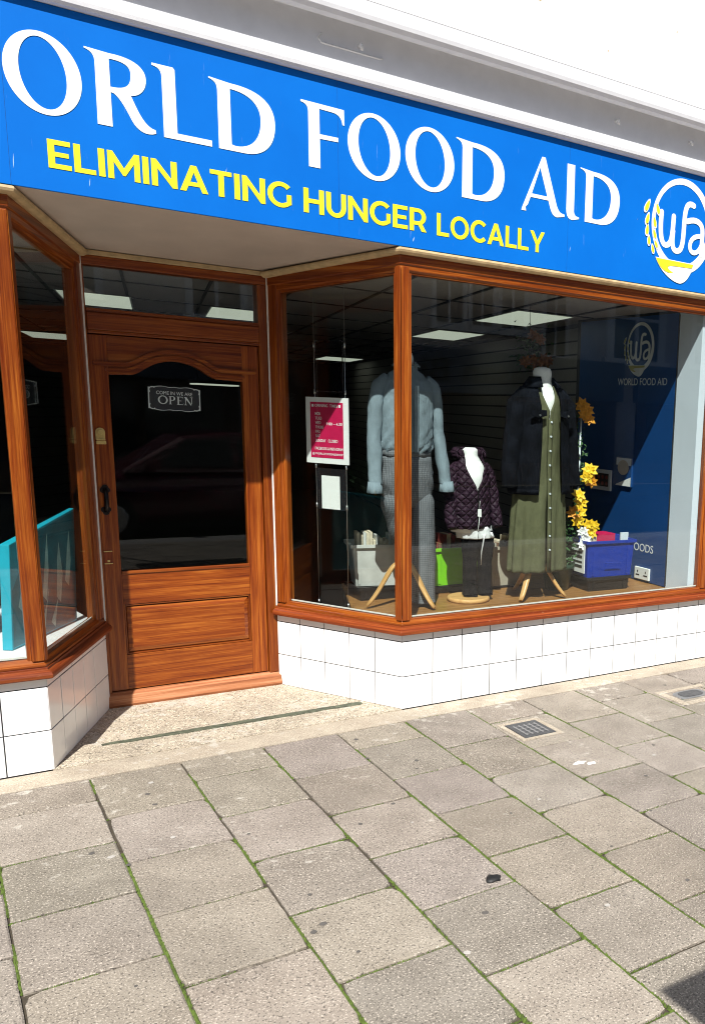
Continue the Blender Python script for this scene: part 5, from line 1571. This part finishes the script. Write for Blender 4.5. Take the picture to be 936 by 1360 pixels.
# ------------------------------------------------------------------ left window
def left_window():
    t = thing('teal_display_box', 'teal printed display box standing behind the left window splay', 'display box', (-1.6, .4, ZS + .03))
    zb = ZS + .031
    m = MB()
    b = len(m.v)
    base = [(-1.618, .262), (-1.585, .24), (-1.300, .70), (-1.318, .712)]
    ca = [(x, y, zb) for x, y in base]; cb = [(x + .02, y, z) for (x, y), z in zip(base, (.885, .885, .975, .975))]
    m.v += ca + cb
    for f in ((0, 1, 5, 4), (1, 2, 6, 5), (2, 3, 7, 6), (3, 0, 4, 7), (4, 5, 6, 7), (3, 2, 1, 0)): m.face([b + i for i in f])
    m.build('shell', TEAL, t, .003)
    P0, P1 = Vector((-1.585, .24)), Vector((-1.300, .70))
    nn = Vector(((P1 - P0).y, -(P1 - P0).x)).normalized()
    def M(d0): return lambda u, v, w_: (*((P0.lerp(P1, u) + nn * (d0 + w_)) + Vector((.02 * (v - zb) / .5, 0))), v)
    flat_shapes('side_print', [[[(.02, zb + .01), (.985, zb + .01), (.985, .962), (.02, .878)]]], TEALDK, t, M(.0006), .0006)
    lf = []
    for (u, z, h, l) in ((.15, .62, .16, .05), (.32, .60, .22, -.02), (.50, .63, .26, .04), (.72, .60, .24, .0), (.86, .66, .22, .03), (.25, .50, .14, .06), (.45, .48, .18, .1), (.62, .50, .16, .12)):
        lf.append([[(u - .05, z), (u + .01, z - .03), (u + .05, z + h * .4), (u + l, z + h), (u - .03 + l, z + h * .7)]])
    flat_shapes('leaf_print', lf, TEALLT, t, M(.0014), .0006)
    rnd = random.Random(8)
    t = thing('flower_bunch', 'yellow flowers with dark leaves at the left edge behind the left window', 'flowers', (-1.72, .5, zb))
    m = MB(); leaves(m, 260, lambda: (-1.74 + rnd.gauss(0, .05), .55 + rnd.gauss(0, .04), rnd.uniform(.55, 1.12)), .05, rnd); m.build('foliage', LEAFG, t)
    m = MB(); m.tube([(-1.74, .55, zb), (-1.74, .55, 1.05)], .006, 6); m.build('stem', LEAFG, t)
    for c in ((-1.655, .48, .85), (-1.69, .48, .80), (-1.72, .48, .92), (-1.67, .50, .76)):
        m = MB(); flower(m, c, .05, (-.2, -1, .2), 7, 0, rnd); m.build('flower', PETALY, t)
left_window()

# ------------------------------------------------------------------ the street behind the camera (seen mirrored in the glass), and an added shadow caster
BUFF = plain('buff_render', (0.55, 0.52, 0.50), 0.8, var=0.1, scale=3)
SASH = plain('white_sash_paint', (0.75, 0.77, 0.80), 0.5, var=.05)
SLATEBLUE = plain('slate_blue_signboard', (0.10, 0.125, 0.17), 0.5)
DARKPANE = plain('dark_window_pane', (0.02, 0.024, 0.03), 0.08)
BROWNFRONT = plain('brown_shopfront', (0.09, 0.045, 0.025), 0.5)
ROOFM = plain('slate_roof', (0.07, 0.07, 0.08), 0.7, var=.3)
CARPAINT = plain('maroon_car_paint', (0.10, 0.006, 0.022), 0.25, coat=1.0)
TYRE = plain('tyre_rubber', (0.02, 0.02, 0.02), 0.8)
CANVAS = plain('beige_canvas', (0.45, 0.40, 0.32), 0.8)
def opposite():
    t = thing('opposite_building', 'pale terrace with white sash windows across the street, seen only mirrored in the glass', 'building', (3, -12, 0))
    YF = -12.0
    m = MB(); m.box((-16, YF - 6, 0), (22, YF, 8.2)); m.build('wall', BUFF, t)
    m = MB(); m.prism([(-16.2, YF - 6.2), (22.2, YF - 6.2), (22.2, YF + .25), (-16.2, YF + .25)], 8.201, 8.4); m.build('parapet', BUFF, t, .02)
    x, z0, w_, h = 0.0, 2.9, 1.0, 1.55
    m = MB()
    m.box((x - w_ / 2, YF + .002, z0), (x - w_ / 2 + .12, YF + .07, z0 + h)); m.box((x + w_ / 2 - .12, YF + .002, z0), (x + w_ / 2, YF + .07, z0 + h))
    m.box((x - w_ / 2 + .121, YF + .002, z0 + h - .12), (x + w_ / 2 - .121, YF + .07, z0 + h)); m.box((x - w_ / 2 - .06, YF + .002, z0 - .12), (x + w_ / 2 + .06, YF + .14, z0 - .001))
    m.box((x - w_ / 2 + .121, YF + .002, z0 + h / 2 - .03), (x + w_ / 2 - .121, YF + .06, z0 + h / 2 + .03)); m.box((x - .03, YF + .002, z0), (x + .03, YF + .055, z0 + h / 2 - .031)); m.box((x - .03, YF + .002, z0 + h / 2 + .031), (x + .03, YF + .055, z0 + h - .121))
    fw = m.build('window', SASH, t)
    m = MB(); m.box((x - w_ / 2 + .01, YF - .02, z0 + .01), (x + w_ / 2 - .01, YF + .02, z0 + h - .01)); fp = m.build('pane', DARKPANE, fw)
    o_ = Vector(ORG[t.name])
    v0 = Vector((x - o_.x, YF - o_.y, z0 - o_.z)) * S
    spots = [(6.42, .74, 3.10, 1.75), (7.13, .62, 3.10, 1.75), (7.82, .70, 3.10, 1.75), (8.85, .66, 2.66, 1.5), (11.0, 1.65, 2.72, 1.75), (13.2, 1.2, 2.75, 1.8)]
    spots += [(-13.5 + 2.3 * i, 1.05, 2.95, 1.6) for i in range(8)] + [(-13.5 + 2.3 * i, 1.05, 5.6, 1.5) for i in range(13)]
    for i, (xx, ww, zz, hh) in enumerate(spots):
        a = fw if i == 0 else fw.copy()
        if i: COL.objects.link(a); a.parent = t; q_ = fp.copy(); q_.parent = a; COL.objects.link(q_)
        a.scale = (ww / w_, 1, hh / h)
        tgt = Vector((xx - o_.x, YF - o_.y, zz - o_.z)) * S
        a.location = (tgt.x - v0.x * a.scale.x, 0, tgt.z - v0.z * a.scale.z)
    for k, (xa, xb, lab) in enumerate(((-12, -5.2, ''), (-4.8, 3.0, ''), (3.4, 10.6, 'Hasan Bir'), (11.0, 17, ''))):
        m = MB(); m.box((xa, YF + .002, 1.80), (xb, YF + .18, 2.62)); m.build('shop_fascia', SLATEBLUE, t, .01)
        m = MB(); m.box((xa + .1, YF + .002, 0.0), (xb - .1, YF + .06, 1.795)); sf = m.build('shopfront', BROWNFRONT, t)
        m = MB()
        n = 5
        for i in range(n):
            u0 = xa + .3 + (xb - xa - .6) * i / n; m.box((u0 + .08, YF + .05, .45), (u0 + (xb - xa - .6) / n - .08, YF + .075, 1.70))
        m.build('pane', DARKPANE, sf)
        if lab:
            m = MB(); text_into(m, lab, (-8.6, -5.4, 2.0, 2.45), lambda u, v, w_: (-u, YF + .182 + w_, v), .02, .01); m.build('lettering', BLACKPL, t)
opposite()

def car():
    t = thing('parked_car', 'maroon hatchback parked at the kerb, seen only as a reflection in the door glass', 'car', (0.9, -6.2, -.15))
    Z0 = -0.15; cx, cy = 0.9, -6.3
    st = [(-1.75, .50, .62, .70), (-1.68, .28, .74, .74), (-1.2, .20, .80, .76), (-0.85, .20, .83, .76), (0.9, .20, .85, .76), (1.5, .22, .83, .75), (1.72, .30, .72, .70), (1.78, .42, .60, .62)]
    def ring(x, zb, zt, hw):
        o = []
        for (u, v) in ((-1, 0), (-1, .35), (-.98, .7), (-.90, .95), (-.7, 1), (0, 1.01), (.7, 1), (.90, .95), (.98, .7), (1, .35), (1, 0), (.6, -.02), (-.6, -.02)):
            o.append((cx + x, cy + u * hw, Z0 + zb + (zt - zb) * v))
        return o
    m = MB(); m.rings([ring(*s_) for s_ in st]); m.build('body', CARPAINT, t, sub=1)
    m = MB()
    prof = [(-0.95, .82, .70), (-0.30, 1.20, .56), (0.2, 1.26, .55), (0.9, 1.22, .54), (1.45, .84, .68)]
    def ring2(x, zt, hw): return [(cx + x, cy - .70, Z0 + .80), (cx + x, cy - hw, Z0 + zt - .03), (cx + x, cy - hw * .8, Z0 + zt), (cx + x, cy + hw * .8, Z0 + zt), (cx + x, cy + hw, Z0 + zt - .03), (cx + x, cy + .70, Z0 + .80)]
    m.rings([ring2(*p) for p in prof], sm=False); m.build('cabin', CARPAINT, t, .02)
    m = MB()
    for sg in (1, -1):
        for a, b_ in ((-.62, .20), (.28, 1.02)):
            m.poly([(cx + a + (0 if a > 0 else 0), cy + sg * .702, Z0 + .86), (cx + b_, cy + sg * .702, Z0 + .86), (cx + b_ - (.1 if b_ > 1 else 0), cy + sg * .585, Z0 + 1.17), (cx + a + (.35 if a < 0 else 0), cy + sg * .585, Z0 + 1.17)])
    m.build('side_window', DARKPANE, t, solid=.006)
    for x in (-1.12, 1.12):
        for sg in (-1, 1):
            m = MB(); m.tube([(cx + x, cy + sg * .58, Z0 + .29), (cx + x, cy + sg * .77, Z0 + .29)], .285, 28, sm=False); wl = m.build('wheel', TYRE, t, .03)
            m = MB(); m.tube([(cx + x, cy + sg * .765, Z0 + .29), (cx + x, cy + sg * .782, Z0 + .29)], [.19, .16], 20, sm=False); m.build('rim', STEELROD, wl)
    for sg in (-1, 1):
        m = MB(); m.rings([[(cx - 1.74 + dx, cy + sg * .50 + math.cos(a) * r, Z0 + .60 + math.sin(a) * r * .6) for a in [k * math.pi / 8 for k in range(16)]] for dx, r in ((.10, .14), (0.0, .13), (-.03, .08))]); m.build('headlight', PALEPRINT, t)
        m = MB(); m.box((cx - .72, cy + sg * .74, Z0 + .86), (cx - .60, cy + sg * .90, Z0 + .96)); m.build('wing_mirror', CARPAINT, t, .02)
car()

def shadow_caster():  # unseen canopy, added only to cast the shadow corner on the paving
    x0, y0, h, w_ = -1.29, -4.01, 2.32, 0.95
    t = thing('square_shadow_caster', 'unseen square canopy added behind the viewer to cast the shadow corner in view', 'shadow_caster', (x0 + w_ / 2, y0 - w_ / 2, 0))
    cx, cy = x0 + w_ / 2, y0 - w_ / 2
    m = MB(); m.tube([(cx, cy, .05), (cx, cy, h + .35)], .022, 12); m.build('pole', BEECH, t)
    m = MB(); m.box((cx - .25, cy - .25, .001), (cx + .25, cy + .25, .055)); m.build('base', KERB, t, .01)
    m = MB(); k = len(m.v)
    m.v += [(x0, y0, h), (x0 + w_, y0, h), (x0 + w_, y0 - w_, h), (x0, y0 - w_, h), (cx, cy, h + .32)]
    for q in ((0, 1, 4), (1, 2, 4), (2, 3, 4), (3, 0, 4)): m.face([k + i for i in q])
    m.build('canopy', CANVAS, t, solid=.006)
    for a in ((x0, y0), (x0 + w_, y0), (x0 + w_, y0 - w_), (x0, y0 - w_)):
        m = MB(); m.tube([(a[0] * .97 + cx * .03, a[1] * .97 + cy * .03, h + .003), (cx, cy, h + .30)], .008, 6); m.build('rib', BEECH, t)
shadow_caster()
